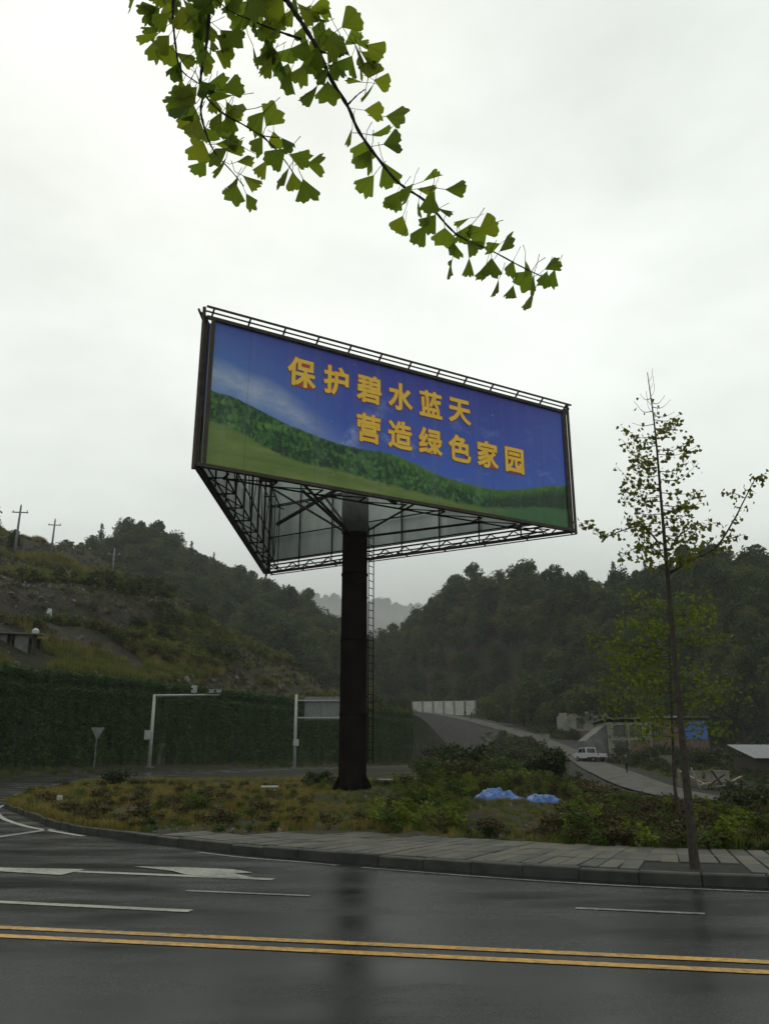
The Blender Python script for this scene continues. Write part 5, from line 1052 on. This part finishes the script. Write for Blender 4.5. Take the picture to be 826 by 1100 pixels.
bC = [(324, 42), (306, 36), (285, 28), (269, 21), (248, 12), (226, -6)]; bD = [(219, 100), (216, 120), (222, 145), (232, 165), (250, 185), (262, 200)]; bE = [(281, 145), (296, 160), (308, 175), (318, 190)]; bF = [(374, 112), (384, 102), (392, 96)]; bG = [(190, -40), (186, 10), (189, 50), (195, 75), (214, 90)]; bH = [(342, 54), (362, 60), (374, 56)]; bI = [(296, -40), (280, 0), (272, 30)]
DB = 2.6; BRP = []
for pts_, r0, d0, d1 in ((bA, .0068, 2.7, 2.45), (bB, .0062, 2.75, 2.6), (bC, .004, 2.68, 2.72), (bD, .004, 2.66, 2.6), (bE, .0032, 2.62, 2.56), (bF, .0028, 2.62, 2.6), (bG, .005, 2.78, 2.68), (bH, .003, 2.66, 2.6), (bI, .004, 2.75, 2.7)):
    n_ = len(pts_); p3 = spline([at_dist(a_, b_, d0 + (d1 - d0) * i / (n_ - 1)) for i, (a_, b_) in enumerate(pts_)], 5); m_ = len(p3)
    MB().tube(p3, [max(.0016, r0 * (1 - .78 * i / (m_ - 1))) * (1 + .18 * math.sin(i * 2.1)) for i in range(m_)], 7).build('branch' if r0 > .006 else 'twig', M['twig'], gk, smooth=True)
    p2 = spline([Vector((a_, b_, d0 + (d1 - d0) * i / (n_ - 1))) for i, (a_, b_) in enumerate(pts_)], 5); BRP += p2
def ginkgo_leaf(r):
    """fan blade with wavy rim and notch, petiole below; blade along +Y from the origin, unit length"""
    half = math.radians(r.uniform(25, 50)); n_ = 12; v = [(0, 0, 0)]; f = []; notch = r.random() < .5; fold = r.uniform(-.5, .6); curl = r.uniform(-.55, .55)
    rings = []
    for k in (.45, .8, 1.0):
        row = []
        for i in range(n_ + 1):
            a_ = -half + 2 * half * i / n_; q = k * (1 + (.05 * math.sin(i * 2.3 + r.random()) + .04 * r.normal() - (.22 if notch and i == n_ // 2 else 0) - .10 * (abs(a_) / half) ** 4) * (k > .9))
            x, y = math.sin(a_) * q, math.cos(a_) * q; row.append(len(v)); v.append((x, y, fold * abs(x) + curl * y * y * .5 + .03 * math.sin(i * 1.7) * k))
        rings.append(row)
    for i in range(n_):
        f.append((0, rings[0][i + 1], rings[0][i]))
        for a_, b_ in ((0, 1), (1, 2)): f.append((rings[a_][i], rings[a_][i + 1], rings[b_][i + 1], rings[b_][i]))
    mb = MB(); mb.tube([(0, .05, 0), (r.normal() * .05, -.4, .05), (r.normal() * .1, -.85, .02)], [.018, .014, .018], 4, False)
    b = len(v); return np.array(v + mb.v), f + [tuple(k + b for k in q) for q in mb.f]
RL = np.random.default_rng(17); LM = []
for i in range(15): v, f = ginkgo_leaf(RL); LM.append(multi_mesh('leaf', [(v, f, M['ginkgo'][(0, 0, 1, 2, 0)[i % 5]])])); LM[-1].polygons.foreach_set('use_smooth', [True] * len(LM[-1].polygons))
LEAVES = [(142, 2), (160, 13), (161, 43), (186, 75), (193, 102), (234, 91), (251, 94), (242, 61), (248, 41), (254, 39), (274, 29), (284, 55), (286, 72), (307, 90), (333, 102), (352, 101), (323, 78), (310, 63), (326, 55), (331, 14), (347, 6), (358, 47), (344, 42), (345, 80), (360, 75), (296, 12), (274, 8), (310, 18), (338, 63), (293, 27),
    (378, 21), (359, 50), (371, 48), (388, 58), (403, 56), (398, 73), (362, 74), (375, 71), (411, 90), (386, 72), (380, 87), (397, 101), (403, 120), (427, 125), (195, 122), (293, 124), (256, 120), (274, 130), (214, 163), (216, 182), (240, 182), (250, 198), (251, 209), (271, 195), (269, 218), (282, 182), (264, 172), (297, 168), (295, 152), (311, 154), (322, 172), (304, 191), (314, 196), (330, 206), (338, 176), (277, 157), (234, 167), (249, 152), (232, 130), (210, 139), (201, 133), (225, 148), (247, 133), (188, 109), (197, 107), (236, 104),
    (423, 154), (410, 146), (390, 163), (397, 173), (394, 198), (416, 188), (465, 191), (490, 203), (424, 215), (440, 208), (429, 242), (450, 252), (448, 225), (460, 235), (462, 218), (478, 227), (377, 148), (477, 256), (495, 237), (500, 251), (485, 270), (483, 287), (509, 265), (513, 253), (525, 244), (528, 266), (545, 261), (504, 289), (519, 295), (527, 289), (547, 289), (532, 310), (549, 315), (568, 324), (570, 306), (563, 301), (593, 284), (591, 299), (584, 301), (565, 289), (461, 240)]
NARROW = {(371, 48), (388, 58), (380, 87), (397, 101), (240, 182), (377, 148), (478, 227), (386, 72)}
EXTRA = []
for (x0, x1, y0, y1, k) in ((157, 205, -12, 62, 17), (200, 250, -12, 72, 20), (250, 345, -14, 40, 20), (186, 222, 60, 160, 13), (222, 262, 105, 175, 9), (275, 345, 36, 78, 8), (330, 400, 30, 80, 8), (240, 300, -40, -5, 10), (330, 362, 20, 70, 5), (410, 470, 195, 250, 4)):
    for i in range(k): EXTRA.append((RL.uniform(x0, x1), RL.uniform(y0, y1)))
BR2 = np.array([p_[:] for p_ in BRP])
for i, (x, y) in enumerate(LEAVES + EXTRA):
    dd = np.hypot(BR2[:, 0] - x, BR2[:, 1] - y); j = int(dd.argmin()); bp = BR2[j]; dist = bp[2] + RL.normal() * .06 + (.05 if i >= len(LEAVES) else 0)
    v2 = np.array([x - bp[0], y - bp[1]]); L2 = np.hypot(*v2) + 1e-6; v2 = v2 / L2 * min(1.0, L2 / 18) + np.array([RL.normal() * .35, .55]); an = math.atan2(v2[1], v2[0])
    size = (21.5 if i < len(LEAVES) else 18.5) * RL.uniform(.78, 1.12); 
    if y > 225: size *= .95
    c_ = at_dist(x, y, dist); ps = size / FPX * dist * .98; e1 = at_dist(x + 10, y, dist) - c_; e2 = at_dist(x, y + 10, dist) - c_; e1.normalize(); e2.normalize(); nn = e1.cross(e2)
    yax = (e1 * math.cos(an) + e2 * math.sin(an)).normalized(); yax = (yax + nn * RL.normal() * .35).normalized(); xax = yax.cross(nn).normalized(); zax = xax.cross(yax)
    roll = math.radians(78 if (x, y) in NARROW else RL.normal() * 46); X = xax * math.cos(roll) + zax * math.sin(roll); Z = X.cross(yax)
    o = bpy.data.objects.new('leaf', LM[i % 15 if i < 15 else int(RL.integers(0, 15))]); link(o, gk)
    pos = c_ - yax * ps * .55 - TRK; o.matrix_local = Matrix.Translation(pos) @ Matrix((X, yax, Z)).transposed().to_4x4() @ Matrix.Scale(ps, 4)

# ------------------------------------------------------------------ haze
m = bpy.data.materials.new('haze'); m.use_nodes = True; m.node_tree.nodes.clear()
ou = m.node_tree.nodes.new('ShaderNodeOutputMaterial'); pv = m.node_tree.nodes.new('ShaderNodeVolumePrincipled'); pv.inputs['Color'].default_value = (.95, .97, .96, 1); pv.inputs['Density'].default_value = 0.00026; pv.inputs['Anisotropy'].default_value = 0.2
m.node_tree.links.new(pv.outputs[0], ou.inputs['Volume'])
zlo, zhi = float(GZ.min()) - 1.5, float(GZ.max()) + 16
mb = MB().box((0, 250, (zlo + zhi) / 2), (2600, 2600, zhi - zlo)); tag(mb.build('haze', m, None, (0, 0, 0)), 'thin grey mist in the valley air', 'haze', kind='stuff')

mc_ = bpy.data.materials.new('low_cloud'); mc_.use_nodes = True; mc_.node_tree.nodes.clear()
ou = mc_.node_tree.nodes.new('ShaderNodeOutputMaterial'); pv = mc_.node_tree.nodes.new('ShaderNodeVolumePrincipled'); pv.inputs['Color'].default_value = (.95, .97, .96, 1); pv.inputs['Density'].default_value = 0.0035; pv.inputs['Anisotropy'].default_value = 0.2
mc_.node_tree.links.new(pv.outputs[0], ou.inputs['Volume'])
mb = MB().box((0, 640, (zlo + .5 + 105) / 2), (1300, 560, 105 - zlo - .5)); tag(mb.build('low_cloud', mc_, None, (0, 0, 0)), 'bank of low cloud lying in the valley behind the hills', 'cloud', kind='stuff')
